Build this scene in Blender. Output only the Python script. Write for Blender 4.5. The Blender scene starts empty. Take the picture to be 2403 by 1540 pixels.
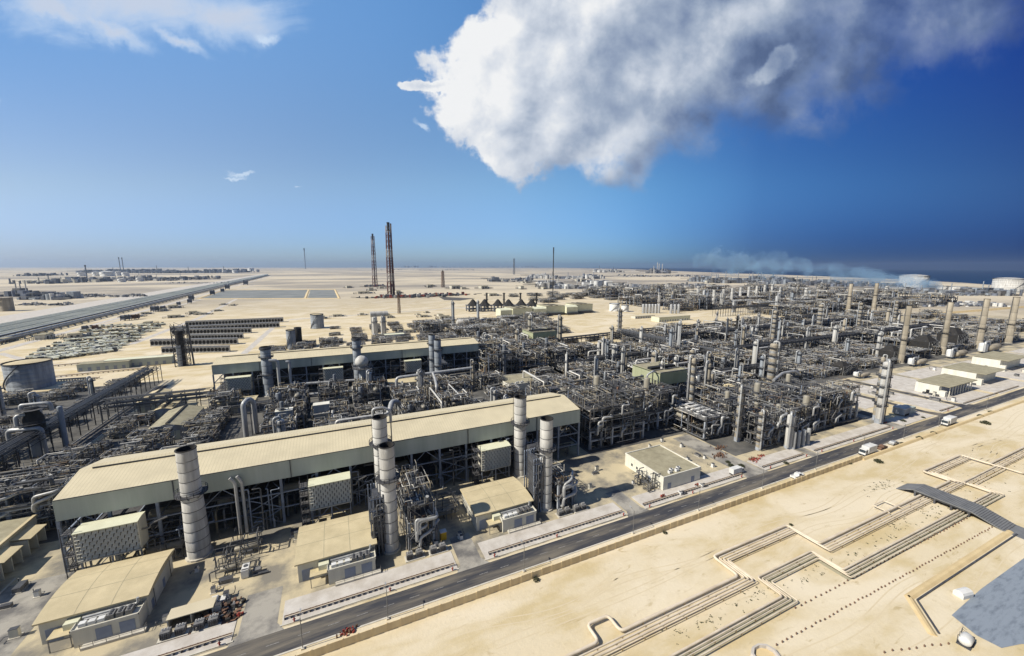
import bpy, math, random
from mathutils import Vector
PI = math.pi
SC = bpy.context.scene
COL = SC.collection
rnd = random.Random(11)
rad = math.radians

# ---------------------------------------------------------------- camera
H, F = 80.0, 920.0
PITCH = math.atan((770.0 - 625.5) / F)
YAW = rad(24.3)
ROLL = rad(0.12)
cd = bpy.data.cameras.new('camera'); cam = bpy.data.objects.new('camera', cd); COL.objects.link(cam)
cd.sensor_width = 36.0; cd.lens = 36.0 * F / 2402.0; cd.clip_start = 0.5; cd.clip_end = 90000
fw = Vector((math.sin(YAW) * math.cos(PITCH), math.cos(YAW) * math.cos(PITCH), -math.sin(PITCH)))
rt = Vector((math.cos(YAW), -math.sin(YAW), 0.0)); up = rt.cross(fw)
r2 = rt * math.cos(ROLL) + up * math.sin(ROLL); u2 = up * math.cos(ROLL) - rt * math.sin(ROLL)
from mathutils import Matrix
M = Matrix((r2, u2, -fw)).transposed().to_4x4(); M.translation = Vector((0, 0, H))
cam.matrix_world = M; SC.camera = cam

# ---------------------------------------------------------------- materials
MATS = {}
def nd(nt, t, **kw):
    n = nt.nodes.new(t)
    for k, v in kw.items(): setattr(n, k, v)
    return n
def mat(name, col, col2=None, scale=0.5, rough=0.8, metal=0.0, isl=0.0, bump=0.0, streak=False, detail=5, ramp=None, lo=0.35, hi=0.65, st=None):
    m = bpy.data.materials.new(name); m.use_nodes = True; nt = m.node_tree
    b = nt.nodes['Principled BSDF']; L = nt.links.new
    b.inputs['Roughness'].default_value = rough; b.inputs['Metallic'].default_value = metal
    b.inputs['Specular IOR Level'].default_value = 0.3
    tc = nd(nt, 'ShaderNodeNewGeometry')
    mp = nd(nt, 'ShaderNodeMapping'); L(tc.outputs['Position'], mp.inputs['Vector'])
    if st: mp.inputs['Scale'].default_value = st
    if streak: mp.inputs['Scale'].default_value = (1, 1, 0.12)
    nz = nd(nt, 'ShaderNodeTexNoise'); nz.inputs['Scale'].default_value = scale; nz.inputs['Detail'].default_value = detail
    nz.inputs['Roughness'].default_value = 0.62
    L(mp.outputs[0], nz.inputs['Vector'])
    mr = nd(nt, 'ShaderNodeMapRange'); mr.inputs['From Min'].default_value = lo; mr.inputs['From Max'].default_value = hi
    L(nz.outputs['Fac'], mr.inputs['Value'])
    mx = nd(nt, 'ShaderNodeMix', data_type='RGBA')
    L(mr.outputs[0], mx.inputs[0])
    c2 = col2 or tuple(c * 0.72 for c in col)
    mx.inputs[6].default_value = (*col, 1); mx.inputs[7].default_value = (*c2, 1)
    out = mx.outputs[2]
    if isl or ramp:
        if ramp:
            cr = nd(nt, 'ShaderNodeValToRGB'); cr.color_ramp.interpolation = 'CONSTANT'
            el = cr.color_ramp.elements
            el[0].position = 0; el[0].color = (*ramp[0][1], 1)
            el[1].position = ramp[1][0]; el[1].color = (*ramp[1][1], 1)
            for p, c in ramp[2:]:
                e = el.new(p); e.color = (*c, 1)
            L(tc.outputs['Random Per Island'], cr.inputs[0])
            m2 = nd(nt, 'ShaderNodeMix', data_type='RGBA', blend_type='MULTIPLY'); m2.inputs[0].default_value = 1
            L(cr.outputs[0], m2.inputs[6]); L(out, m2.inputs[7]); out = m2.outputs[2]
        else:
            hs = nd(nt, 'ShaderNodeHueSaturation'); m3 = nd(nt, 'ShaderNodeMapRange')
            m3.inputs['To Min'].default_value = 1 - isl; m3.inputs['To Max'].default_value = 1 + isl
            L(tc.outputs['Random Per Island'], m3.inputs['Value']); L(m3.outputs[0], hs.inputs['Value'])
            L(out, hs.inputs['Color']); out = hs.outputs[0]
    L(out, b.inputs['Base Color'])
    if bump:
        bp = nd(nt, 'ShaderNodeBump'); bp.inputs['Strength'].default_value = bump; bp.inputs['Distance'].default_value = 0.3
        L(nz.outputs['Fac'], bp.inputs['Height']); L(bp.outputs[0], b.inputs['Normal'])
    MATS[name] = m; return m
mat('steel', (.23, .225, .215), (.11, .11, .115), 0.7, .6, .2, isl=.35)
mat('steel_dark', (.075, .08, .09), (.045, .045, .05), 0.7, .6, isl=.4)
mat('steel_blue', (.26, .30, .37), (.15, .175, .22), 0.5, .6, isl=.3)
mat('fireproof', (.36, .39, .44), (.25, .27, .30), 0.5, .9, isl=.2)
PR = [(0, (.44, .44, .42)), (.16, (.22, .23, .25)), (.34, (.38, .33, .24)), (.52, (.11, .115, .125)), (.68, (.72, .70, .64)), (.78, (.05, .052, .06)), (.92, (.18, .13, .09))]
mat('pipe', (1, 1, 1), (.72, .70, .68), 0.9, .5, .15, ramp=PR)
mat('vessel', (1, 1, 1), (.75, .73, .70), 0.35, .5, .1, ramp=[(0, (.36, .37, .38)), (.35, (.32, .30, .25)), (.6, (.50, .50, .48)), (.85, (.18, .20, .23))], streak=True)
mat('alu', (.47, .48, .48), (.30, .30, .30), 0.5, .45, .25, isl=.15, streak=True)
mat('stack_light', (.56, .555, .53), (.34, .33, .31), 0.5, .7, isl=.12, streak=True)
mat('stack_blue', (.31, .345, .38), (.19, .21, .24), 0.5, .7, isl=.12, streak=True)
mat('stack_tan', (.40, .355, .28), (.25, .22, .17), 0.3, .8, isl=.10, streak=True)
mat('soot', (.035, .032, .03), (.02, .02, .02), 0.6, .9)
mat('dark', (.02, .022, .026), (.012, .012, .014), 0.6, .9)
mat('grating', (.085, .085, .09), (.05, .05, .055), 1.2, .8, isl=.3)
mat('rust', (.19, .11, .075), (.11, .07, .05), 1.0, .9, isl=.3)
mat('red', (.34, .06, .045), (.22, .045, .035), 1.0, .6, isl=.2)
mat('yellow', (.72, .42, .03), (.55, .32, .03), 1.0, .5)
mat('roof_tan', (.57, .485, .31), (.46, .39, .245), .22, .75, detail=8)
mat('roof_pale', (.58, .52, .38), (.52, .46, .33), .12, .75, detail=8)
mat('roof_olive', (.36, .33, .23), (.25, .225, .155), .3, .9, detail=8)
mat('fascia', (.44, .48, .44), (.36, .40, .36), .25, .7, streak=True)
mat('fascia_green', (.38, .40, .26), (.32, .34, .21), .25, .7, streak=True)
mat('ivory', (.66, .66, .50), (.58, .58, .43), .25, .7)
mat('wall_cream', (.60, .58, .50), (.50, .48, .41), .4, .8, streak=True)
mat('wall_white', (.72, .70, .62), (.60, .58, .50), .4, .8, streak=True)
mat('white', (.68, .68, .67), (.55, .55, .53), .4, .6)
mat('panel_blue', (.24, .28, .36), (.20, .23, .30), .4, .6)
mat('glass', (.03, .04, .05), (.05, .06, .07), .4, .15)
mat('rubber', (.02, .02, .02), (.03, .03, .03), 1, .9)
mat('boundary_tan', (.72, .59, .37), (.56, .44, .27), .4, .95, streak=True)
mat('pipe_cream', (.66, .58, .46), (.52, .44, .33), .25, .6, isl=.12, detail=8)
mat('asphalt', (.045, .047, .056), (.21, .185, .145), .22, .95, detail=11, lo=.44, hi=.70, st=(.16, 1.5, 1))
mat('shade_paving', (.13, .125, .115), (.06, .06, .06), .09, .95, detail=10, lo=.42, hi=.62)  # dark mottled tone, paints the shade on the floor among the structures
mat('asphalt_pale', (.34, .32, .28), (.14, .135, .13), .13, .95, detail=11, lo=.42, hi=.60)
mat('line_paint', (.34, .33, .31), (.14, .14, .14), 2.0, .9)
mat('pad', (.56, .53, .49), (.42, .385, .34), .25, .95, detail=9)
mat('concrete', (.50, .43, .29), (.205, .19, .16), .075, .95, detail=11, lo=.43, hi=.60)
mat('kerb', (.58, .55, .48), (.45, .42, .36), .5, .95)
mat('bush', (.07, .075, .04), (.04, .045, .025), 3, .95, isl=.4)
mat('tarp_blue', (.22, .255, .30), (.12, .145, .18), .45, .8, detail=11, lo=.48, hi=.70, st=(.5, 2.0, 1))
mat('berm_sand', (.62, .49, .28), (.52, .40, .22), .2, .95, bump=.2)
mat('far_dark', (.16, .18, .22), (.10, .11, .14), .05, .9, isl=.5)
mat('ponds', (.17, .18, .175), (.24, .245, .23), .02, .8)
mat('tower_red', (.38, .10, .07), (.28, .08, .06), .3, .8)
def stripe_mat(name, ca, cb, step, duty=.5, axis=2, rough=.8):
    m = mat(name, ca, tuple(c * .84 for c in ca), .16, rough, detail=11, lo=.4, hi=.7); nt = m.node_tree; L = nt.links.new; b = nt.nodes['Principled BSDF']
    src = b.inputs['Base Color'].links[0].from_socket
    g = nd(nt, 'ShaderNodeNewGeometry'); s = nd(nt, 'ShaderNodeSeparateXYZ'); L(g.outputs['Position'], s.inputs[0])
    a = nd(nt, 'ShaderNodeMath', operation='DIVIDE'); L(s.outputs[axis], a.inputs[0]); a.inputs[1].default_value = step
    f = nd(nt, 'ShaderNodeMath', operation='FRACT'); L(a.outputs[0], f.inputs[0])
    c = nd(nt, 'ShaderNodeMath', operation='GREATER_THAN'); L(f.outputs[0], c.inputs[0]); c.inputs[1].default_value = duty
    mx = nd(nt, 'ShaderNodeMix', data_type='RGBA'); L(c.outputs[0], mx.inputs[0]); L(src, mx.inputs[6]); mx.inputs[7].default_value = (*cb, 1)
    L(mx.outputs[2], b.inputs['Base Color']); return m
stripe_mat('ribbed_roof', (.56, .475, .30), (.44, .37, .23), .9, .86, 0)
stripe_mat('ribbed_pale', (.60, .53, .37), (.48, .42, .28), .9, .86, 0)
stripe_mat('tower_band', (.11, .05, .045), (.27, .24, .23), 62, .66, 2)
stripe_mat('clad_white', (.70, .68, .59), (.55, .53, .45), 1.6, .9, 1)
stripe_mat('louvre', (.50, .48, .42), (.06, .06, .07), .8, .45, 2)

# ---------------------------------------------------------------- mesh builder
class MB:
    def __init__(s): s.v = []; s.f = []; s.mi = []; s.sm = []; s.slots = []; s.c = 0
    def use(s, m):
        if m not in s.slots: s.slots.append(m)
        s.c = s.slots.index(m); return s
    def face(s, idx, smooth=False): s.f.append(idx); s.mi.append(s.c); s.sm.append(smooth)
    def hexa(s, p):
        n = len(s.v); s.v += p
        for q in ((0, 3, 2, 1), (4, 5, 6, 7), (0, 1, 5, 4), (1, 2, 6, 5), (2, 3, 7, 6), (3, 0, 4, 7)): s.face([n + i for i in q])
        return s
    def box(s, x0, y0, z0, x1, y1, z1):
        return s.hexa([(x0, y0, z0), (x1, y0, z0), (x1, y1, z0), (x0, y1, z0), (x0, y0, z1), (x1, y0, z1), (x1, y1, z1), (x0, y1, z1)])
    def cbox(s, cx, cy, z0, w, d, h, rot=0.0):
        c, q = math.cos(rot), math.sin(rot); P = []
        for z in (z0, z0 + h):
            for a, b in ((-w / 2, -d / 2), (w / 2, -d / 2), (w / 2, d / 2), (-w / 2, d / 2)): P.append((cx + a * c - b * q, cy + a * q + b * c, z))
        return s.hexa(P)
    def bar(s, p, q, w, h=None):
        h = h or w; p = Vector(p); q = Vector(q); d = (q - p)
        if d.length < 1e-4: return s
        d.normalize(); a = d.cross(Vector((0, 0, 1)))
        if a.length < .01: a = Vector((1, 0, 0))
        a.normalize(); b = a.cross(d); a *= w / 2; b *= h / 2
        return s.hexa([tuple(p - a - b), tuple(q - a - b), tuple(q + a - b), tuple(p + a - b), tuple(p - a + b), tuple(q - a + b), tuple(q + a + b), tuple(p + a + b)])
    def tube(s, path, r, n=8, bend=None, caps=True, rr=None):
        P = [Vector(p) for p in path]
        if len(P) > 2:
            Q = [P[0]]; bd = bend if bend is not None else r * 2.2
            for i in range(1, len(P) - 1):
                a, b, c = P[i - 1], P[i], P[i + 1]; d1 = (a - b); d2 = (c - b)
                t = min(bd, d1.length * .45, d2.length * .45)
                if d1.length < 1e-4 or d2.length < 1e-4: continue
                s1 = b + d1.normalized() * t; s2 = b + d2.normalized() * t
                for k in (0, .33, .67, 1): Q.append((1 - k) ** 2 * s1 + 2 * k * (1 - k) * b + k * k * s2)
            Q.append(P[-1]); P = Q
        T = []
        for i in range(len(P)):
            d = P[min(i + 1, len(P) - 1)] - P[max(i - 1, 0)]; T.append(d.normalized() if d.length > 1e-6 else Vector((0, 0, 1)))
        u = T[0].cross(Vector((0, 0, 1)))
        if u.length < .05: u = Vector((1, 0, 0))
        u.normalize(); base = len(s.v)
        for i, p in enumerate(P):
            u = u - T[i] * u.dot(T[i]); u.normalize(); w = T[i].cross(u)
            R = rr[i] if rr else r
            for k in range(n):
                a = 2 * PI * k / n; s.v.append(tuple(p + (u * math.cos(a) + w * math.sin(a)) * R))
        for i in range(len(P) - 1):
            for k in range(n):
                k2 = (k + 1) % n; s.face([base + i * n + k, base + i * n + k2, base + (i + 1) * n + k2, base + (i + 1) * n + k], True)
        if caps:
            b = len(s.v); s.v += s.v[base:base + n]; s.face([b + k for k in range(n)][::-1])
            b = len(s.v); e = base + (len(P) - 1) * n; s.v += s.v[e:e + n]; s.face([b + k for k in range(n)])
        return s
    def lathe(s, cx, cy, prof, n=20, smooth=True):
        base = len(s.v)
        for r, z in prof:
            for k in range(n):
                a = 2 * PI * k / n; s.v.append((cx + r * math.cos(a), cy + r * math.sin(a), z))
        for i in range(len(prof) - 1):
            for k in range(n):
                k2 = (k + 1) % n; s.face([base + i * n + k, base + i * n + k2, base + (i + 1) * n + k2, base + (i + 1) * n + k], smooth)
        return s
    def vcyl(s, cx, cy, z0, z1, r, n=12, dome=False):
        if dome: return s.lathe(cx, cy, [(r, z0), (r, z1 - r * .5), (r * .86, z1 - r * .2), (r * .5, z1 - r * .04), (.02, z1)], n)
        return s.tube([(cx, cy, z0), (cx, cy, z1)], r, n)
    def drum(s, p, q, r, n=10):
        p = Vector(p); q = Vector(q); d = (q - p).normalized()
        return s._drum(p, q, d, r, n)
    def _drum(s, p, q, d, r, n):
        pts = [(p - d * r * .5, .05), (p - d * r * .42, r * .5), (p - d * r * .2, r * .87), (p, r), (q, r), (q + d * r * .2, r * .87), (q + d * r * .42, r * .5), (q + d * r * .5, .05)]
        u = d.cross(Vector((0, 0, 1)))
        if u.length < .05: u = Vector((1, 0, 0))
        u.normalize(); w = d.cross(u); base = len(s.v)
        for c, R in pts:
            for k in range(n):
                a = 2 * PI * k / n; s.v.append(tuple(c + (u * math.cos(a) + w * math.sin(a)) * R))
        for i in range(len(pts) - 1):
            for k in range(n):
                k2 = (k + 1) % n; s.face([base + i * n + k, base + i * n + k2, base + (i + 1) * n + k2, base + (i + 1) * n + k], True)
        return s
    def prism(s, pts, z0, z1):
        n = len(s.v); k = len(pts); s.v += [(x, y, z0) for x, y in pts] + [(x, y, z1) for x, y in pts]
        s.face([n + i for i in range(k)][::-1]); s.face([n + k + i for i in range(k)])
        for i in range(k): j = (i + 1) % k; s.face([n + i, n + j, n + k + j, n + k + i])
        return s
    def xprism(s, pts, x0, x1):   # profile in (y,z) swept along x
        n = len(s.v); k = len(pts); s.v += [(x0, y, z) for y, z in pts] + [(x1, y, z) for y, z in pts]
        s.face([n + i for i in range(k)]); s.face([n + k + i for i in range(k)][::-1])
        for i in range(k): j = (i + 1) % k; s.face([n + j, n + i, n + k + i, n + k + j])
        return s
    def sheet(s, pts, z):
        n = len(s.v); s.v += [(x, y, z) for x, y in pts]; s.face([n + i for i in range(len(pts))]); return s
    def quad(s, *P):
        n = len(s.v); s.v += [tuple(p) for p in P]; s.face([n + i for i in range(len(P))]); return s
    def rail(s, pts, z, h=1.1, w=.07, posts=True):
        for a, b in zip(pts[:-1], pts[1:]):
            s.bar((a[0], a[1], z + h), (b[0], b[1], z + h), w); s.bar((a[0], a[1], z + h * .55), (b[0], b[1], z + h * .55), w * .8)
            L = math.hypot(b[0] - a[0], b[1] - a[1]); k = max(1, int(L / 2.0))
            if posts:
                for i in range(k + 1): t = i / k; x = a[0] + (b[0] - a[0]) * t; y = a[1] + (b[1] - a[1]) * t; s.bar((x, y, z), (x, y, z + h), w)
        return s
    def mesh(s, name):
        me = bpy.data.meshes.new(name); me.from_pydata(s.v, [], s.f)
        for m in (s.slots or ['steel']): me.materials.append(MATS[m])
        if s.f:
            me.polygons.foreach_set('material_index', s.mi); me.polygons.foreach_set('use_smooth', s.sm)
        me.update(); return me

def obj(name, mb, parent=None, loc=None, **props):
    o = bpy.data.objects.new(name, mb.mesh(name) if isinstance(mb, MB) else mb); COL.objects.link(o)
    if parent: o.parent = parent
    if loc: o.location = loc
    for k, v in props.items(): o[k] = v
    return o
def thing(name, label, cat, loc=(0, 0, 0), group=None, rz=0.0):
    o = bpy.data.objects.new(name, None); COL.objects.link(o); o.empty_display_size = .5
    o.location = loc; o.rotation_euler = (0, 0, rz); o['label'] = label; o['category'] = cat
    if group: o['group'] = group
    return o
def single(name, mb, label, cat, loc=None, group=None, rz=0.0):
    o = obj(name, mb, None, loc); o['label'] = label; o['category'] = cat; o.rotation_euler = (0, 0, rz)
    if group: o['group'] = group
    return o
def dup(o, loc=None, rz=None, label=None, parent=None, scale=None, group=None):
    c = o.copy(); COL.objects.link(c)
    if parent: c.parent = parent
    if loc: c.location = loc
    if rz is not None: c.rotation_euler = (0, 0, rz)
    if label: c['label'] = label
    if group: c['group'] = group
    if scale: c.scale = scale
    for ch in KIDS.get(o.name, None) or list(o.children): dup(ch, parent=c)
    return c
KIDS = {}
def struct(name, mb): o = obj(name, mb); o['kind'] = 'structure'; return o
ORD = ['first', 'second', 'third', 'fourth', 'fifth', 'sixth', 'seventh', 'eighth', 'ninth', 'tenth', 'eleventh', 'twelfth', 'thirteenth', 'fourteenth', 'fifteenth', 'sixteenth', 'seventeenth', 'eighteenth', 'nineteenth', 'twentieth']
def ordn(i):
    if i < 20: return ORD[i]
    t = {2: 'twenty', 3: 'thirty', 4: 'forty', 5: 'fifty', 6: 'sixty', 7: 'seventy', 8: 'eighty', 9: 'ninety'}[(i + 1) // 10 % 10] if (i + 1) < 100 else 'hundred'
    k = (i + 1) % 10
    return (t + '-' + ORD[k - 1]) if k else t.replace('y', 'ieth')

# ---------------------------------------------------------------- sun, sky
SUN_EL = rad(42.7); SUN_DIR = Vector((-math.cos(SUN_EL), 0.02, math.sin(SUN_EL))).normalized()   # towards the sun
sl = bpy.data.lights.new('sun', 'SUN'); sl.energy = 4.9; sl.angle = rad(.53); sl.color = (1, .93, .80)
so = bpy.data.objects.new('sun', sl); COL.objects.link(so); so.rotation_euler = SUN_DIR.to_track_quat('Z', 'Y').to_euler()
W = bpy.data.worlds.new('World'); SC.world = W; W.use_nodes = True; nt = W.node_tree; nt.nodes.clear(); LK = nt.links.new
out = nd(nt, 'ShaderNodeOutputWorld'); bg = nd(nt, 'ShaderNodeBackground'); bg.inputs[1].default_value = .07; LK(bg.outputs[0], out.inputs[0])
sky = nd(nt, 'ShaderNodeTexSky', sky_type='NISHITA'); sky.sun_disc = False; sky.sun_elevation = SUN_EL
sky.sun_rotation = math.atan2(SUN_DIR.x, SUN_DIR.y); sky.air_density = 1.0; sky.dust_density = .6; sky.ozone_density = 2.0
tc = nd(nt, 'ShaderNodeTexCoord')
def vm(op, a, b=None):
    n = nd(nt, 'ShaderNodeVectorMath', operation=op)
    for i, x in enumerate((a, b)):
        if x is None: continue
        if isinstance(x, (tuple, Vector)): n.inputs[i].default_value = tuple(x)
        else: LK(x, n.inputs[i])
    return n.outputs['Value'] if op in ('DOT_PRODUCT', 'LENGTH') else n.outputs[0]
def ma(op, a, b=None, c=None, clamp=False):
    n = nd(nt, 'ShaderNodeMath', operation=op); n.use_clamp = clamp
    for i, x in enumerate((a, b, c)):
        if x is None: continue
        if isinstance(x, (int, float)): n.inputs[i].default_value = x
        else: LK(x, n.inputs[i])
    return n.outputs[0]
def ss(x, lo, hi, t0=0.0, t1=1.0):
    n = nd(nt, 'ShaderNodeMapRange', interpolation_type='SMOOTHSTEP'); LK(x, n.inputs[0])
    for i, v in enumerate((lo, hi, t0, t1)): n.inputs[i + 1].default_value = v
    return n.outputs[0]
def mixc(f, a, b, mode='MIX'):
    n = nd(nt, 'ShaderNodeMix', data_type='RGBA', blend_type=mode)
    if isinstance(f, (int, float)): n.inputs[0].default_value = f
    else: LK(f, n.inputs[0])
    for i, x in ((6, a), (7, b)):
        if isinstance(x, tuple): n.inputs[i].default_value = (*x, 1)
        else: LK(x, n.inputs[i])
    return n.outputs[2]
def noise(v, sc, det=8, ro=.58, dist=0.0):
    n = nd(nt, 'ShaderNodeTexNoise'); LK(v, n.inputs['Vector']); n.inputs['Scale'].default_value = sc; n.inputs['Detail'].default_value = det
    n.inputs['Roughness'].default_value = ro; n.inputs['Distortion'].default_value = dist; return n
d = vm('NORMALIZE', tc.outputs['Generated'])
# sky coordinates about a fixed compass bearing: A to the east side, E upwards (tangent of the angles)
HN = Vector((math.sin(YAW), math.cos(YAW), 0)); RN = Vector((math.cos(YAW), -math.sin(YAW), 0))
df = vm('DOT_PRODUCT', d, HN); dfm = ma('MAXIMUM', df, .08)
sepd = nd(nt, 'ShaderNodeSeparateXYZ'); LK(d, sepd.inputs[0])
A_ = ma('DIVIDE', vm('DOT_PRODUCT', d, RN), dfm); E_ = ma('DIVIDE', sepd.outputs[2], dfm)
comb = nd(nt, 'ShaderNodeCombineXYZ'); LK(A_, comb.inputs[0]); LK(E_, comb.inputs[1]); AE = comb.outputs[0]
wn = noise(AE, 2.6, 7, .62); wsub = vm('SUBTRACT', wn.outputs['Color'], (.5, .5, .5))
wsc = nd(nt, 'ShaderNodeVectorMath', operation='SCALE'); LK(wsub, wsc.inputs[0]); wsc.inputs[3].default_value = .26
AW = vm('ADD', AE, wsc.outputs[0])
def px2ae(x, y):   # bearing of a place in the sky
    r = r2 * (x - 1201) + u2 * (770 - y) + fw * F; r.normalize(); f = r.dot(HN); return r.dot(RN) / f, r.z / f
def blob(x, y, w, h, rot, vec=None, amp=1.0):
    a, e = px2ae(x, y); mp = nd(nt, 'ShaderNodeMapping', vector_type='TEXTURE'); LK(vec or AW, mp.inputs[0])
    mp.inputs['Location'].default_value = (a, e, 0); mp.inputs['Rotation'].default_value = (0, 0, rad(rot)); mp.inputs['Scale'].default_value = (w / F, h / F, 1)
    fl = vm('MULTIPLY', mp.outputs[0], (1, 1, 0)); l = vm('LENGTH', fl)
    return ma('MULTIPLY', ma('SUBTRACT', 1.0, l), amp)
def union(bl):
    o = bl[0]
    for b in bl[1:]:
        n = nd(nt, 'ShaderNodeMath', operation='SMOOTH_MAX'); LK(o, n.inputs[0]); LK(b, n.inputs[1]); n.inputs[2].default_value = .25; o = n.outputs[0]
    return o
f1 = noise(AE, 7.5, 9, .60, .15); f2n = noise(vm('ADD', AE, (.022, -.030, 0)), 7.5, 9, .60, .15)
big = union([blob(1300, 190, 275, 195, 10), blob(1190, 305, 150, 95, -30), blob(1500, 90, 330, 210, 0), blob(1470, 255, 310, 140, 8), blob(1780, 130, 430, 205, 15), blob(2130, 40, 520, 170, 20), blob(1300, 30, 150, 110, 0), blob(1015, 226, 80, 16, -8), blob(1830, -60, 680, 190, 0)])
dens = ma('ADD', big, ma('MULTIPLY', ma('SUBTRACT', f1.outputs['Fac'], .5), 1.25))
alpha = ss(ma('DIVIDE', dens, ss(A_, -.1, .7, .17, .75)), .0, 1.0)
# thinning of the cloud's far end
alpha = ma('MULTIPLY', alpha, ss(ma('ADD', A_, ma('MULTIPLY', ma('SUBTRACT', wn.outputs['Fac'], .5), 1.1)), .62, 1.45, 1.0, .30))
lit = ma('SUBTRACT', f2n.outputs['Fac'], f1.outputs['Fac'])
f3 = noise(AE, 3.2, 6, .6, .4); f3b = noise(vm('ADD', AE, (.05, -.05, 0)), 3.2, 6, .6, .4)
lit2 = ma('SUBTRACT', f3b.outputs['Fac'], f3.outputs['Fac'])
side = ss(A_, -.15, .75)
core = ss(dens, .15, 1.15)
f4 = noise(AE, 4.2, 2.5, .5, .25); f4b = noise(vm('ADD', AE, (.045, -.06, 0)), 4.2, 2.5, .5, .25); lit4 = ma('SUBTRACT', f4b.outputs['Fac'], f4.outputs['Fac'])
br = ma('ADD', ma('ADD', ma('ADD', ma('MULTIPLY', lit, .55), ma('MULTIPLY', lit2, .45)), ma('MULTIPLY', lit4, 1.3)), ma('SUBTRACT', .97, ma('MULTIPLY', side, .50)))
br = ma('SUBTRACT', br, ma('MULTIPLY', core, .15))
puff = blob(1805, 165, 120, 34, 32); puff = ss(ma('ADD', puff, ma('MULTIPLY', ma('SUBTRACT', f1.outputs['Fac'], .5), 2.2)), .12, .60)
br = ma('ADD', br, ma('MULTIPLY', puff, .30))
low = ss(ma('SUBTRACT', E_, ma('MULTIPLY', A_, .30)), .17, .42, -.16, .04)
br = ma('ADD', br, low); br = ma('MAXIMUM', ma('MINIMUM', br, 1.05), .16)
crmp = nd(nt, 'ShaderNodeValToRGB'); LK(br, crmp.inputs[0]); e = crmp.color_ramp.elements
e[0].position = .10; e[0].color = (.065, .105, .22, 1); e[1].position = 1.0; e[1].color = (.86, .87, .88, 1)
for p_, c_ in ((.35, (.17, .235, .38)), (.6, (.36, .43, .55)), (.82, (.62, .67, .75))): k = e.new(p_); k.color = (*c_, 1)
CG = 12.0
ccol = vm('MULTIPLY', crmp.outputs[0], (CG, CG, CG))
left = union([blob(340, 20, 290, 90, 4), blob(530, 55, 130, 60, -12), blob(150, 50, 130, 30, -25), blob(270, 95, 110, 28, -28), blob(430, 115, 80, 22, -22)])
wisp = noise(vm('MULTIPLY', AE, (1, 2.2, 1)), 5, 9, .65, .6)
ld = ma('ADD', left, ma('MULTIPLY', ma('SUBTRACT', wisp.outputs['Fac'], .5), 1.5)); la = ss(ld, -.2, 1.0, 0, .85)
small = union([blob(615, 112, 36, 16, -25), blob(580, 402, 40, 7, 0), blob(560, 412, 34, 6, 3), blob(702, 432, 12, 5, 0), blob(2, 222, 14, 9, 0), blob(990, 320, 30, 8, -50), blob(1010, 130, 26, 8, 30)])
sa = ss(ma('ADD', small, ma('MULTIPLY', ma('SUBTRACT', f1.outputs['Fac'], .5), 1.6)), .1, .9, 0, .55)
lcol = mixc(ss(ld, .1, 1.0), (8.4, 9.8, 11.4), (7.2, 7.9, 9.2))
# clear sky: the model sky seen through a deep polarised band away from the sun
def aramp(st):
    n = nd(nt, 'ShaderNodeValToRGB'); mr_ = nd(nt, 'ShaderNodeMapRange'); LK(A_, mr_.inputs[0]); mr_.inputs[1].default_value = -1.3; mr_.inputs[2].default_value = 1.4; LK(mr_.outputs[0], n.inputs[0]); el = n.color_ramp.elements
    n.color_ramp.interpolation = 'CARDINAL'
    for i, (p, c) in enumerate(st):
        e_ = el[i] if i < 2 else el.new((p + 1.3) / 2.7)
        e_.position = (p + 1.3) / 2.7; e_.color = (*[x / 2.5 for x in c], 1)
    return n.outputs[0]
T_H = aramp([(-1.21, (.86, 1.08, 1.74)), (1.26, (.02, .085, .38)), (0, (.74, 1.06, 1.68)), (.3, (.42, .74, 1.34)), (.60, (.11, .26, .70))])
T_M = aramp([(-1.21, (1.22, 1.24, 1.38)), (1.26, (.09, .20, .47)), (-.5, (1.28, 1.38, 1.52)), (0, (1.12, 1.42, 1.62)), (.3, (.62, 1.02, 1.36)), (.60, (.25, .52, .90))])
T_T = aramp([(-1.21, (1.0, 1.38, 1.66)), (1.26, (.06, .18, .66)), (-.44, (1.45, 1.98, 2.26)), (0, (1.1, 1.75, 2.2)), (.55, (.30, .70, 1.45))])
SKYT = mixc(ss(E_, .03, .22), T_H, T_M); SKYT = mixc(ss(E_, .2, .65), SKYT, T_T); SKYT = vm('MULTIPLY', SKYT, (2.5, 2.5, 2.5))
skc = mixc(1.0, sky.outputs[0], SKYT, 'MULTIPLY')
col = mixc(la, skc, lcol); col = mixc(sa, col, (9.0, 10.3, 11.6)); col = mixc(alpha, col, ccol)
front = ss(df, .05, .16); fin = mixc(front, vm('MULTIPLY', sky.outputs[0], (.58, .66, .80)), col)  # unseen sky behind the camera dimmed to deepen shade on facing sides
LK(fin, bg.inputs[0])
W.cycles.sampling_method = 'MANUAL'; W.cycles.sample_map_resolution = 512
SC.view_settings.view_transform = 'Standard'; SC.view_settings.look = 'None'; SC.view_settings.exposure = 0.3; SC.view_settings.gamma = 1
cy = SC.cycles; cy.max_bounces = 5; cy.diffuse_bounces = 3; cy.glossy_bounces = 2; cy.transmission_bounces = 2; cy.volume_bounces = 0; cy.transparent_max_bounces = 6
cy.use_denoising = True

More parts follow.
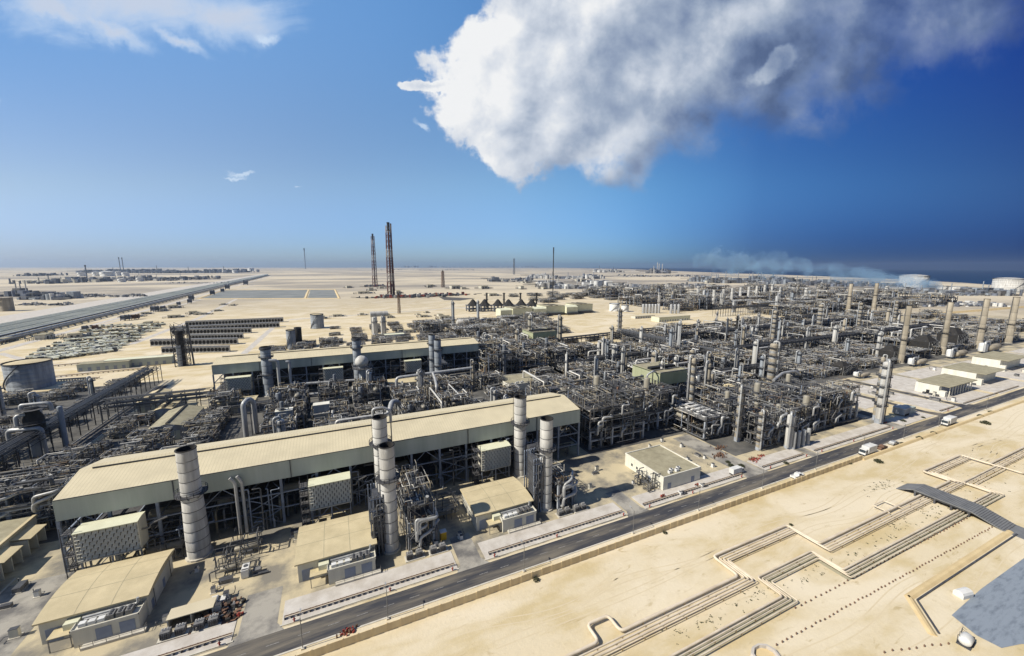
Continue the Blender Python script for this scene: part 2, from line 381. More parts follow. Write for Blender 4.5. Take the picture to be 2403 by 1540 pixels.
# ---------------------------------------------------------------- ground
def sand_material():
    m = bpy.data.materials.new('desert_sand'); m.use_nodes = True; t = m.node_tree; L = t.links.new; b = t.nodes['Principled BSDF']
    b.inputs['Roughness'].default_value = .95; b.inputs['Specular IOR Level'].default_value = .15
    g = nd(t, 'ShaderNodeNewGeometry')
    def nz(sc, det=6, ro=.6, st=None, dist=0.0):
        mp = nd(t, 'ShaderNodeMapping'); L(g.outputs['Position'], mp.inputs[0])
        if st: mp.inputs['Scale'].default_value = st
        n = nd(t, 'ShaderNodeTexNoise'); n.inputs['Scale'].default_value = sc; n.inputs['Detail'].default_value = det; n.inputs['Roughness'].default_value = ro
        n.inputs['Distortion'].default_value = dist; L(mp.outputs[0], n.inputs['Vector']); return n.outputs['Fac']
    def rmp(x, a, b_): n = nd(t, 'ShaderNodeMapRange', interpolation_type='SMOOTHSTEP'); L(x, n.inputs[0]); n.inputs[1].default_value = a; n.inputs[2].default_value = b_; return n.outputs[0]
    def mx(f, a, c):
        n = nd(t, 'ShaderNodeMix', data_type='RGBA'); L(f, n.inputs[0])
        for i, x in ((6, a), (7, c)):
            if isinstance(x, tuple): n.inputs[i].default_value = (*x, 1)
            else: L(x, n.inputs[i])
        return n.outputs[2]
    c = mx(rmp(nz(.05, 8, .6, (1, 2.4, 1)), .40, .62), (.61, .525, .37), (.52, .425, .25))
    c = mx(rmp(nz(.02, 6, .55, (1, 1.8, 1), .6), .47, .62), c, (.655, .575, .43))
    c = mx(rmp(nz(.16, 9, .66, (1, 3, 1), .8), .58, .74), c, (.415, .33, .185))
    c = mx(rmp(nz(1.1, 6, .7), .60, .80), c, (.44, .35, .21))
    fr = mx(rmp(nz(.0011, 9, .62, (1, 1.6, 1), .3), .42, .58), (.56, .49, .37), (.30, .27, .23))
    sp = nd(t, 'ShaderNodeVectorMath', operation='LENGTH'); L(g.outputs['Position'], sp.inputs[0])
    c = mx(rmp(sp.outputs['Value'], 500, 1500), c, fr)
    L(c, b.inputs['Base Color'])
    bp = nd(t, 'ShaderNodeBump'); bp.inputs['Strength'].default_value = .25; bp.inputs['Distance'].default_value = .6
    L(nz(.6, 8, .7), bp.inputs['Height']); L(bp.outputs[0], b.inputs['Normal'])
    MATS['sand'] = m
sand_material()
# coast: land ends along this line, the sea begins
coast = [(22000, -22000), (4200, -2500), (2750, -300), (2330, 420), (2600, 640), (3000, 900), (3450, 1330), (4100, 2350), (4900, 3900), (9000, 10500), (13800, 22000)]
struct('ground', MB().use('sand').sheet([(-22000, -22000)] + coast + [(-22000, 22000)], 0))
mw = mat('sea_water', (.006, .028, .075), (.008, .035, .09), .004, .6)
mw.node_tree.nodes['Principled BSDF'].inputs['Specular IOR Level'].default_value = .25
struct('sea', MB().use('sea_water').sheet([coast[0]] + [(22000, 22000)] + coast[::-1][:-1], -.5))
def sheets(name, m, polys, z):
    b = MB().use(m)
    for p in polys: b.sheet(p, z)
    return struct(name, b)
def R4(x0, y0, x1, y1): return [(x0, y0), (x1, y0), (x1, y1), (x0, y1)]
mat('tyre_sand', (.55, .46, .31), (.60, .51, .35), .3, .95)
# plant floor
sheets('plant_ground', 'concrete', [R4(-150, 90.6, 268, 300), R4(-75, 300, 300, 330), R4(268, 112, 1000, 330)], .006)
sheets('process_shade_sheet', 'shade_paving', [R4(96, 130, 160, 330), R4(152, 104, 268, 330), R4(160, 128, 290, 330), R4(284, 152, 720, 350), R4(-66, 158, 96, 250), R4(-104, 150, -68, 265), R4(-240, 130, -113, 345), R4(-66, 252, 96, 300)], .012)  # dark sheet under the modules, their shade put into the colour
sheets('road', 'asphalt', [R4(-160, 84, 1150, 90)], .02)
ro = MB().use('asphalt')
ro.sheet(R4(-112.5, 90, -106, 330), .02)                       # street beside the rack
ro.sheet([(296, 90), (304, 90), (299.5, 96), (299.5, 150), (295, 150), (295, 96)], .016)
ro.sheet([(325, 90), (340, 90), (333, 95), (333, 150), (328, 150), (328, 95)], .016)
struct('side_road', ro)
dr = MB().use('asphalt_pale')
for a, b_ in ((-24, -16.5), (26.5, 32.5), (83.5, 89.5), (141, 151), (182.5, 186.5), (254, 260)):
    w = 1.6; dr.sheet([(a - w, 90), (b_ + w, 90), (b_, 92.5), (b_, 104 if a < 140 else 128), (a, 104 if a < 140 else 128), (a, 92.5)], .024)
dr.sheet(R4(-79.5, 90, -66, 132), .022)
struct('driveway', dr)
ln = MB().use('line_paint')
for i in range(160): x = -120 + i * 6; ln.sheet(R4(x, 86.93, x + 2.4, 87.07), .028)
struct('lane_marking', ln)
tt = MB().use('tyre_sand'); q = random.Random(5)
for k in range(16):
    y0 = q.uniform(60, 78.5) if k < 10 else q.uniform(30, 46); x0 = q.uniform(-20, 260); L_ = q.uniform(50, 200); am = q.uniform(.5, 2.5); ph = q.uniform(0, 6); wl_ = q.uniform(40, 110)
    for off in (-.85, .85):
        P = [(x0 + L_ * i / 40, y0 + off + am * math.sin(ph + (L_ * i / 40) / wl_ * 6.28)) for i in range(41)]
        for (xa, ya), (xb, yb) in zip(P[:-1], P[1:]): tt.quad((xa, ya - .13, .006), (xb, yb - .13, .006), (xb, yb + .13, .006), (xa, ya + .13, .006))
struct('tyre_tracks', tt)
pads = MB().use('pad')
PX = [(-64, -25), (-15.5, 25.5), (33.5, 82.5), (90.5, 140), (152, 181), (187.5, 253), (261, 294)]
for a, b_ in PX: pads.box(a, 91.4, 0, b_, 98.9 if a > 100 else (96.9 if a < -20 else 98.4), .13)
for q in ((305, 91.4, 326, 143), (335, 91.4, 378, 143), (384, 91.4, 440, 143), (446, 91.4, 500, 140), (506, 91.4, 580, 140), (272, 112, 294, 143), (586, 91, 700, 140)): pads.box(q[0], q[1], 0, q[2], q[3], .13)
struct('pavement', pads)
kb = MB().use('kerb')
for a, b_ in PX: kb.box(a - .4, 91.0, 0, b_ + .4, 91.4, .17)
kb.box(-112.9, 93, 0, -112.5, 330, .16); kb.box(-106, 93, 0, -105.6, 330, .16); kb.box(-80, 91, 0, -79.6, 135, .16)
kb.box(-160, 83.5, 0, 900, 83.9, .12)
struct('kerb', kb)

# ---------------------------------------------------------------- boundary wall
wl = thing('boundary_wall', 'long tan concrete panel wall between the asphalt road and the open sand', 'wall', (0, 80.2, 0))
wb = MB().use('boundary_tan'); ps = MB().use('boundary_tan')
x = -150
while x < 196:
    wb.box(x + .1, -.1, 0, x + 2.9, .1, 1.95 + .04 * math.sin(x)); ps.box(x - .13, -.17, 0, x + .13, .17, 2.08); x += 3.0
obj('wall_panel', wb, wl); obj('post', ps, wl)
sb = MB().use('berm_sand').xprism([(79.2, -.02), (81.0, -.02), (80.5, .7), (79.8, .75)], 198, 900)
single('roadside_bund', sb, 'low sand ridge along the far end of the road beyond the panel wall', 'bund')

# ---------------------------------------------------------------- compressor halls
def hall(x0, x1, y0, ze, label, pale, ybk=25.0, zb=5.9, step=9.6):
    t = thing('compressor_hall', label, 'hall', (x0, y0, 0), 'long compressor halls'); L = x1 - x0; D = ybk; rh = ze + 2.3; ym = 12.5
    rf = MB().use('ribbed_pale' if pale else 'ribbed_roof')
    rf.quad((0, -.25, ze), (L, -.25, ze), (L, ym, rh), (0, ym, rh)); rf.quad((0, ym, rh), (L, ym, rh), (L, D, ze - .3), (0, D, ze - .3))
    rf.quad((0, -.25, ze - .12), (L, -.25, ze - .12), (L, -.25, ze), (0, -.25, ze))
    rf.quad((0, ym, rh - .4), (L, ym, rh - .4), (L, -.25, ze - .12), (0, -.25, ze - .12)); rf.quad((0, D, ze - .45), (L, D, ze - .45), (L, ym, rh - .4), (0, ym, rh - .4))
    obj('roof', rf, t)
    rv = MB().use('steel_dark').box(3, ym - .9, rh - .1, L - 3, ym - .7, rh + .35).use('ribbed_pale' if pale else 'ribbed_roof').xprism([(ym - .8, rh + .35), (ym + 1.1, rh + .35), (ym + .15, rh + .8)], 2.6, L - 2.6)
    rv.use('steel_dark').box(3, ym + .9, rh - .3, L - 3, ym + 1.1, rh + .35); obj('ridge_vent', rv, t)
    fs = MB().use('fascia').box(0, -.1, ze - zb, L, .05, ze - .13); fs.box(-.15, -.12, ze - zb, 0, D, ze - .4)
    fs.box(L, -.12, ze - zb, L + .15, D, ze - .4); fs.box(0, D - .15, ze - zb, L, D, ze - .5)
    pass
    for xx in (-.15, L):   # gable infill
        n = len(fs.v); fs.v += [(xx + a, y, z) for a in (0, .15) for y, z in ((-.1, ze - .4), (D, ze - .45), (ym, rh - .3))]
        fs.face([n, n + 1, n + 2]); fs.face([n + 3, n + 5, n + 4])
    obj('fascia', fs, t)
    gt = MB().use('steel_dark').box(0, -.45, ze - .16, L, -.25, ze + .02)
    k = step * .5
    while k < L: gt.box(k, -.42, ze - zb, k + .22, -.15, ze - .16) if int(k / step) % 3 == 2 else None; k += step
    obj('gutter', gt, t)
    cm = MB().use('steel_blue').box(-.35, -.3, 0, .35, .3, ze - zb + .02).mesh('column')
    n = int(L / step)
    for i in range(n + 1):
        for y in (0.4, D - .5): obj('column', cm, t, (i * L / n, y, 0))
    br = MB().use('steel_blue'); dk = MB().use('grating')
    for i in range(n):
        a = i * L / n; b = (i + 1) * L / n
        for y in (.4, D - .5):
            for z in (5.2, 10.2): br.bar((a, y, z), (b, y, z), .35)
        if i % 3 == 1:
            for z0, z1 in ((0, 5.2), (5.2, 10.2)): br.bar((a, .4, z0), (b, .4, z1), .22); br.bar((b, .4, z0), (a, .4, z1), .22)
        elif i % 3 == 0: br.bar((a, .4, 10.2), ((a + b) / 2, .4, ze - zb), .2); br.bar((b, .4, 10.2), ((a + b) / 2, .4, ze - zb), .2)
    for i in range(n + 1): br.bar((i * L / n, .4, 10.2), (i * L / n, D - .5, 10.2), .35); br.bar((i * L / n, .4, 5.2), (i * L / n, D - .5, 5.2), .35)
    obj('bracing', br, t)
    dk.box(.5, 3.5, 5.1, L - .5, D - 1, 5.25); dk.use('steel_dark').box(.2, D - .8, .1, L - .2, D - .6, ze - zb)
    obj('operating_floor', dk, t)
    # machine trains standing on the operating floor and pipes below it
    q = random.Random(int(y0)); k = 0
    for cx in [L * (.12 + .105 * j) for j in range(8)]:
        mb = MB().use('vessel').drum((cx - 4, 9, 7.0), (cx + 3, 9, 7.0), 1.5, 10).use('steel').box(cx - 5.5, 7, 5.25, cx + 5, 11, 5.7)
        for j in range(5): xx = cx - 4 + j * 2; mb.use('pipe').tube([(xx, 8, 6.5), (xx, 3 + j * .4, 6.5), (xx, 3 + j * .4, .2)], .35, 6)
        obj('compressor', mb, t)
    for j in range(36):
        mb = MB().use('pipe'); xx = q.uniform(1, L - 8); y = q.uniform(-.9, 6) if q.random() < .5 else q.uniform(1, 8); z = q.choice([1.2, 2.4, 3.6, 4.4, 7.8, 9.3, 11.2, 12.6]); l = q.uniform(4, 20); r = q.uniform(.12, .34)
        e = min(L - 1, xx + l); z2 = max(.2, z - q.choice([0, 1.5, 3, 5])); mb.tube([(xx, y, z), (e, y, z), (e, y, z2), (e, y + q.choice([-1.5, 2, 3]), z2)], r, 6); obj('pipe', mb, t)
    for j in range(60):
        mb = MB().use('pipe' if j % 2 else 'steel_blue'); xx = q.uniform(1, L - 3); y = q.uniform(-1.6, 1); z = q.choice([3, 4.5, 6, 8.5, 10, 12.5, 14]); r = q.uniform(.1, .22); mb.tube([(xx, y, .1), (xx, y, z), (xx + q.choice((-1, 1)) * q.uniform(.5, 3), y, z), (xx, y + 5, z)], r, 6); obj('pipe', mb, t)
    return t
hall(-68.8, 91.0, 132, 20.8, 'nearest long compressor hall, tan roof over open steel bays, just behind the tall stacks', True)
hall(-69.5, 99.0, 281, 21.4, 'farther long compressor hall, pale roof with open steel bays, standing parallel behind the nearest one', True)
for (x0, x1, y, z0, z1, lab) in ((160.5, 181, 157, 15, 22, 'short olive green cladding box on legs between two thick columns in the near piping'), (160.5, 185, 309, 14.6, 21, 'short green cladding box on legs farther back, in line with the farther hall')):
    t = thing('cladded_shelter', lab, 'shelter', (x0, y, 0)); L = x1 - x0
    obj('fascia', MB().use('fascia_green').box(0, 0, z0, L, .3, z1).box(-.2, 0, z0, 0, 22, z1).box(L, 0, z0, L + .2, 22, z1), t)
    r = MB().use('roof_olive'); r.box(-.2, .3, z1 - .6, L + .2, 22, z1 - .2).use('steel').bar((0, .1, z1 + .3), (L, .1, z1 + .3), .4).bar((0, 6, z1 + .2), (L, 6, z1 + .2), .5).use('dark').box(1, 8, z1 - .2, L - 1, 11, z1 + 1.2)
    obj('roof', r, t)
    for xx in (0, L / 3, 2 * L / 3, L):
        for yy in (.4, 21): obj('column', MB().use('steel_blue').box(xx - .3, yy - .3, 0, xx + .3, yy + .3, z0), t)
    b = MB().use('steel_blue')
    for z in (4, 8, 12): b.bar((0, .4, z), (L, .4, z), .3); b.bar((0, 21, z), (L, 21, z), .3)
    b.use('dark').box(.5, 9, 0, L - .5, 9.3, z0); obj('bracing', b, t)
    for j in range(14):
        q = random.Random(j + int(y)); xx = q.uniform(0, L); z = q.uniform(2, 14); obj('pipe', MB().use('pipe').tube([(xx, q.uniform(-2, 0), .1), (xx, -1, z), (min(L, xx + q.uniform(2, 8)), -1, z), (min(L, xx + 8), 6, z)], q.uniform(.2, .5), 6), t)

# ---------------------------------------------------------------- exhaust stacks
def stack(x, y, h, d, label, m='stack_light', plats=(.62,), taper=1.0, seams=9, sidebox=True, group=None, collar=False, name='exhaust_stack'):
    t = thing(name, label, 'stack', (x, y, 0), group); r = d / 2; rt_ = r * taper
    sh = MB().use(m); n = seams
    def R_(z): return r + (rt_ - r) * min(1, max(0, (z / h - .2) / .5))
    for i in range(n):
        z0 = h * i / n; z1 = h * (i + 1) / n - .06; sh.lathe(0, 0, [(R_(z0), z0), (R_(z1), z1), (R_(z1) * .985, z1 + .06)], 24)
    sh.use('soot').lathe(0, 0, [(rt_, h - .06), (rt_ + .12, h - .05), (rt_ + .12, h + .12), (rt_ * .90, h + .12)], 24).lathe(0, 0, [(rt_ * .90, h + .12), (rt_ * .88, h - 5), (.01, h - 5.1)], 24)
    obj('shell', sh, t)
    rg = MB().use('steel')
    for i in range(1, n): z = h * i / n; R = R_(z) + .07; rg.lathe(0, 0, [(R_(z), z - .12), (R, z - .1), (R, z + .06), (R_(z), z + .08)], 24, False)
    obj('stiffener_ring', rg, t)
    for p in plats:
        z = h * p; R = R_(z); pl = MB().use('grating').lathe(0, 0, [(R, z - .25), (R + 1.3, z - .15), (R + 1.3, z), (R, z)], 20, False)
        pts = [((R + 1.25) * math.cos(2 * PI * k / 16), (R + 1.25) * math.sin(2 * PI * k / 16)) for k in range(17)]
        pl.use('steel_dark').rail(pts, z, 1.1, .1); 
        for k in range(8): a = 2 * PI * k / 8; pl.bar((R * math.cos(a), R * math.sin(a), z - 1.2), ((R + 1.2) * math.cos(a), (R + 1.2) * math.sin(a), z - .2), .12)
        obj('platform', pl, t)
    ld = MB().use('steel_dark'); a = 2.6; cx, cy = math.cos(a), math.sin(a)
    for s_ in (-.25, .25): ld.bar(((R_(0) + .35) * cx + s_ * cy, (R_(0) + .35) * cy - s_ * cx, .5), ((rt_ + .35) * cx + s_ * cy, (rt_ + .35) * cy - s_ * cx, h), .09)
    zz = 1
    while zz < h: R = R_(zz) + .35; ld.bar((R * cx - .3 * cy, R * cy + .3 * cx, zz), (R * cx + .3 * cy, R * cy - .3 * cx, zz), .08); zz += .8
    obj('ladder', ld, t)
    obj('base_plinth', MB().use('kerb').lathe(0, 0, [(r + .5, 0), (r + .5, .5), (r - .1, .5)], 16, False), t)
    if collar: obj('top_collar', MB().use('steel_dark').lathe(0, 0, [(rt_ + .05, h - 1.6), (rt_ + .5, h - 1.5), (rt_ + .5, h - .3), (rt_ + .05, h - .2)], 24, False), t)
    return t
GS = 'tall exhaust stacks in front of the compressor halls'
stack(-39, 126, 31.5, 5.4, 'thickest banded white stack, ring platform at mid height, before the nearest hall', 'stack_light', (.60,), .84, 11, group=GS)
stack(10.7, 128.6, 31.5, 4.6, 'grey stack half hidden behind its front neighbour, bent pipe behind its sooty top', 'stack_light', (.72,), 1, 10, group=GS)
stack(10.3, 106.4, 31.5, 4.3, 'tall pale stack with high ring platform, right beside the middle tan-roofed substation', 'stack_light', (.70,), .96, 10, group=GS)
stack(61.3, 128.0, 31.5, 4.6, 'grey stack rising against the right part of the nearest hall roof, with a black mouth', 'stack_light', (.68,), 1, 10, group=GS)
stack(59.9, 105.3, 31.5, 4.3, 'slim pale stack standing free at the right corner of the third tan-roofed substation', 'stack_light', (.68,), .97, 10, group=GS)
# second train stacks
S2 = [(-41, 277, 31, 5.6, 'dark-topped blue grey stack before the left part of the farther hall'), (11, 276, 33, 5.2, 'blue grey stack before the middle of the farther hall, round vessel at its foot'), (61.5, 276, 31.5, 4.6, 'hindmost of the paired grey stacks before the right part of the farther hall'), (60.5, 255, 31.5, 4.6, 'front one of the paired grey stacks before the right part of the farther hall')]
for i, (x, y, h, d, lab) in enumerate(S2): stack(x, y, h, d, lab, 'stack_blue', (.45, .8), 1, 8, group=GS, collar=i < 2)
# waste-heat bodies beside the near stacks: ribbed casing, frames, pipes
def boiler(x, y, w, dd, h, lab):
    t = thing('waste_heat_boiler', lab, 'boiler', (x, y, 0), 'dark boilers clamped to the stacks')
    c = MB().use('steel_dark').box(0, 0, 0, w, dd, h)
    q = random.Random(int(x * 7 + y))
    for i in range(int(h / .9)): c.box(-.12, -.12, i * .9, w + .12, dd + .12, i * .9 + .18)
    obj('casing', c, t)
    fr = MB().use('steel_blue')
    for i in range(5):
        xx = -1 + i * (w + 2) / 4; fr.bar((xx, -1.4, 0), (xx, -1.4, h + 1), .3); fr.bar((xx, dd + 1, 0), (xx, dd + 1, h + 1), .3)
    z = 3.4
    while z < h + 1:
        fr.bar((-1, -1.4, z), (w + 1, -1.4, z), .25); fr.use('grating').box(-1.2, -1.6, z - .1, w + 1.2, 0, z).use('steel_blue'); fr.use('steel_dark').rail([(-1.2, -1.6), (w + 1.2, -1.6)], z, 1.1, .08).use('steel_blue'); z += 3.4
    obj('steel_frame', fr, t)
    for i in range(14):
        xx = q.uniform(-1, w + 1); z0 = q.uniform(0, h * .5); z1 = min(h + 1.5, z0 + q.uniform(3, 12)); obj('pipe', MB().use('rust' if i % 5 == 0 and w > 2 else 'pipe').tube([(xx, -1.8, z0), (xx, -1.8, z1), (min(w + 1.2, xx + q.uniform(1, 4)), -1.8, z1), (w / 2, 1, z1)], q.uniform(.12, .3), 6), t)
    return t
for x, y, w, dd, h, lab in ((6.2, 106.5, 1.4, 4.5, 17, 'narrow rusty scaffold casing left of the tall pale centre stack'), (55.9, 105.5, 1.4, 4.5, 18, 'narrow rusty scaffold casing left of the slim free-standing stack'), (63, 122, 5, 4, 13, 'dark boiler frame right of the stack against the hall roof'), (14, 257, 5, 15, 14, 'dark boiler beside the stack with the round vessel'), (64, 258, 4, 14, 14, 'dark boiler beside the paired grey stacks')): boiler(x, y, w, dd, h, lab)

# ---------------------------------------------------------------- air intake filter houses
def filter_house(x, y, w, lab, z0=5.8, z1=13.4, dep=4.0):
    t = thing('intake_filter_house', lab, 'filter house', (x, y, 0), 'air intake filter houses with diamond hood pattern')
    obj('housing', MB().use('wall_cream').box(0, 0, z0, w, dep, z1).box(-.15, -.5, z0 - .3, 0.05, dep + .1, z1 + .15).box(w - .05, -.5, z0 - .3, w + .15, dep + .1, z1 + .15).box(-.15, -.5, z0 - .35, w + .15, 0, z0 - .05), t)
    obj('roof', MB().use('ivory').xprism([(-.7, z1 + .1), (dep + .2, z1 + .1), (dep + .2, z1 + .3), (dep * .5, z1 + .55), (-.7, z1 + .3)], -.2, w + .2), t)
    rows = 8; nc = 9; hh = (z1 - z0) / rows; cw = (w - .1) / nc
    hb = MB().use('dark').box(.06, -.06, z0 + .02, w - .06, -.01, z1 - .02); hb.use('wall_cream')
    for r in range(rows):
        for c in range(nc + (r % 2)):
            a = .05 + (c - (.5 if r % 2 else 0)) * cw; b = a + cw * .84; a = max(a, .05); b = min(b, w - .05)
            if b - a < .15: continue
            zt = z0 + hh * (r + .95); zb = z0 + hh * (r + .2); n = len(hb.v)
            hb.v += [(a, -.07, zt), (b, -.07, zt), (b, -.62, zb), (a, -.62, zb), (a, -.07, zb + .02), (b, -.07, zb + .02)]
            hb.face([n, n + 3, n + 2, n + 1]); hb.face([n, n + 4, n + 3]); hb.face([n + 1, n + 2, n + 5])
    obj('weather_hood', hb, t)
    lg = MB().use('steel_blue')
    for xx in (.3, w / 2, w - .3):
        for yy in (.3, dep - .3): lg.bar((xx, yy, 0), (xx, yy, z0), .35)
    lg.bar((.3, .3, 0), (w / 2, .3, z0), .18); lg.bar((w - .3, .3, 0), (w / 2, .3, z0), .18); lg.bar((0, .3, z0 / 2), (w, .3, z0 / 2), .25); obj('leg_frame', lg, t)
    st = MB().use('steel_dark')
    for k in range(5): st.use('grating').box(-2.6, 0, k * 3.1 + 1, -.4, 3, k * 3.1 + 1.1); st.use('steel_dark').rail([(-2.6, 3), (-2.6, 0), (-.4, 0)], k * 3.1 + 1.1, 1, .08); st.bar((-2.4, 1, k * 3.1 + 1 - 3), (-.6, 1, k * 3.1 + 1), .4, .1)
    for a, b in ((-2.6, 0), (-2.6, 3), (-.4, 0), (-.4, 3)): st.bar((a, b, 0), (a, b, 15.5), .16)
    obj('stair_tower', st, t)
    obj('duct', MB().use('steel').box(w * .25, dep, z0 + .5, w * .75, dep + 4, z1 - 1).tube([(w, 1, z1 - 3), (w + 2, 1, z1 - 3), (w + 2, 1, z1 - 2), (w + 5, 3, z1 - 2)], .25, 6), t)
for x, y, w, lab in ((-63.4, 126.5, 12.3, 'largest cream filter box with dark diamond grid, behind the leftmost tan-roofed substation'), (-10.9, 126.6, 11.6, 'cream filter box with diamond grid left of the paired centre stacks of the nearest hall'), (45.2, 127, 11.4, 'cream diamond-grid filter box above the third substation, right part of the nearest hall'),
                     (-62.5, 276, 12.5, 'small distant filter box under the left end of the farther hall'), (-10, 277, 11.8, 'small distant filter box under the middle of the farther hall'), (42, 277, 11.5, 'small distant filter box under the right part of the farther hall')): filter_house(x, y, w, lab)

# ---------------------------------------------------------------- substations with rooftop units
def substation(x, y, w, d, lab, ze=5.6, front=True, arch=.9):
    t = thing('substation_building', lab, 'building', (x, y, 0), 'tan-roofed substations')
    obj('wall', MB().use('wall_cream').box(.3, .3, 0, w - .3, d - .3, ze), t)
    rf = MB().use('roof_tan'); K = 8
    P = [(-.3 + (d + .6) * i / K, ze + arch * math.sin(PI * i / K) ** .8) for i in range(K + 1)]
    for i in range(K):
        (ya, za), (yb, zb) = P[i], P[i + 1]; rf.quad((-.3, ya, za), (w + .3, ya, za), (w + .3, yb, zb), (-.3, yb, zb))
        for xx, s_ in ((-.3, 1), (w + .3, -1)): rf.quad((xx, ya, za), (xx, yb, zb), (xx, yb, ze - .35), (xx, ya, ze - .35))
    for ya in (-.3, d + .3): rf.quad((-.3, ya, ze - .35), (w + .3, ya, ze - .35), (w + .3, ya, ze), (-.3, ya, ze))
    obj('roof', rf, t)
    sm = MB().use('roof_olive')
    for xx in (w * .33, w * .66):
        for i in range(K): (ya, za), (yb, zb) = P[i], P[i + 1]; sm.quad((xx, ya, za + .012), (xx + .12, ya, za + .012), (xx + .12, yb, zb + .012), (xx, yb, zb + .012))
    for i in (3, 6): ya, za = P[i]; sm.quad((-.3, ya, za + .016), (w + .3, ya, za + .016), (w + .3, ya + .12, za + .016 + (P[i+1][1]-za) * .09), (-.3, ya + .12, za + .016 + (P[i+1][1]-za) * .09))
    obj('roof_seam', sm, t)
    obj('downpipe', MB().use('steel').bar((w + .02, 3, 0), (w + .02, 3, ze), .15).bar((w + .02, d - 3, 0), (w + .02, d - 3, ze), .15).use('panel_blue').box(w - .31, 2, .2, w - .24, 3.2, 2.4).box(w - .31, d * .55, .2, w - .24, d * .55 + 1.2, 2.4), t)
    if front:
        a0 = w * .38; ax = MB().use('wall_cream').box(a0, -3.6, 0, w - .6, .3, 3.7); ax.box(a0 - .2, -3.8, 3.7, w - .4, .3, 4.0); obj('annex', ax, t)
        obj('parapet', MB().use('wall_cream').box(a0 - .2, -3.8, 4.0, w - .4, -3.65, 4.35).box(a0 - .2, -3.8, 4.0, a0 - .05, .3, 4.35).box(w - .55, -3.8, 4.0, w - .4, .3, 4.35), t)
        q = random.Random(int(x))
        for i in range(6):
            bx = a0 + .8 + i * (w - a0 - 2.2) / 6; kind = i > 2
            u = MB().use('steel' if kind else 'white').box(bx, -3.0, 4.05, bx + 1.15, -1.2 if kind else -2.0, 5.1 if kind else 4.8)
            if kind:
                for yy in (-2.6, -2.0, -1.5): u.use('steel_dark').vcyl(bx + .55, yy, 5.1, 5.25, .26, 8)
            obj('cooling_unit', u, t)
        obj('roof_duct', MB().use('alu').tube([(a0 + .6, -.6, 4.5), (w - 1.5, -.6, 4.5), (w - 1.5, -.6, ze + .3)], .28, 6).tube([(a0 + 1, -1.1, 4.3), (w - 2, -1.1, 4.3)], .18, 6), t)
        for bx in (a0 + (w - a0) * .32, a0 + (w - a0) * .66): obj('roller_door', MB().use('panel_blue').box(bx, -3.68, .6, bx + 2.6, -3.6, 3.2), t)
        obj('roller_door', MB().use('panel_blue').box(w * .06, .22, .2, w * .06 + 2.6, .3, 3.3), t)
        st = MB().use('kerb').box(a0 + 1.5, -5.0, 0, w + .6, -3.6, .55).use('steel').rail([(a0 + 1.5, -4.95), (w + .6, -4.95), (w + .6, -3.8)], .55, 1.0, .07); obj('loading_platform', st, t)
        cn = MB().use('roof_tan').box(a0 - 4.2, -3.0, 3.1, a0 - .3, -.1, 3.25).use('ivory').box(a0 - 2.2, -1.6, 3.25, a0 + .2, .25, 4.6).use('steel'); 
        for xx in (a0 - 4, a0 - .6): cn.bar((xx, -2.9, 0), (xx, -2.9, 3.1), .15)
        obj('canopy', cn, t)
    return t
substation(-61.8, 106.6, 18.4, 15.8, 'nearest tan-roofed substation in the lower left corner with rooftop cooling units', arch=1.0)
substation(-13.2, 103.0, 19.2, 15.6, 'tan-roofed substation left of the tall pale centre stack, rooftop units along its front')
substation(34.8, 103.2, 19.2, 15.4, 'tan-roofed substation left of the slim free-standing stack, round stack shadow on its roof')
substation(-62, 252, 17.5, 9, 'small substation with dark rooftop fans between the two halls, left part', front=True, arch=.3)
substation(28, 252, 20, 12, 'flat cream substation between the two halls, left of the crossing pale pipes', front=True, arch=.2)
# white block building
def block(x, y, w, d, h, lab, wm='clad_white', rm='roof_olive', units=True, doors=True, grp=None, name='block_building'):
    t = thing(name, lab, 'building', (x, y, 0), grp)
    obj('wall', MB().use(wm).box(0, 0, 0, w, d, h), t); 
    obj('parapet', MB().use('wall_white').box(-.08, -.08, h, w + .08, .25, h + .5).box(-.08, d - .25, h, w + .08, d + .08, h + .5).box(-.08, .25, h, .25, d - .25, h + .5).box(w - .25, .25, h, w + .08, d - .25, h + .5), t)
    obj('roof', MB().use(rm).box(.25, .25, h, w - .25, d - .25, h + .15), t)
    if units:
        for i in range(4): obj('cooling_unit', MB().use('white').box(w * .22 + i * 1.7, 1.2 + (i % 2), h + .15, w * .22 + i * 1.7 + 1.3, 2.2 + (i % 2), h + 1.1).use('steel_dark').vcyl(w * .22 + i * 1.7 + .6, 1.7 + (i % 2), h + 1.1, h + 1.25, .35, 8), t)
    if doors:
        for a in (w * .12, w * .75): obj('door', MB().use('panel_blue').box(a, -.06, 0, a + 1.6, 0, 2.4), t)
        obj('door', MB().use('panel_blue').box(-.06, d * .3, 0, 0, d * .3 + 1.4, 2.3), t)
        for k in range(3): obj('window', MB().use('glass').box(-.05, d * (.5 + k * .14), 1.6, 0, d * (.5 + k * .14) + .9, 2.6), t)
    return t
block(103.6, 96.8, 18.6, 20.4, 4.8, 'white block with flat olive roof, alone on the yard right of the nearest hall')
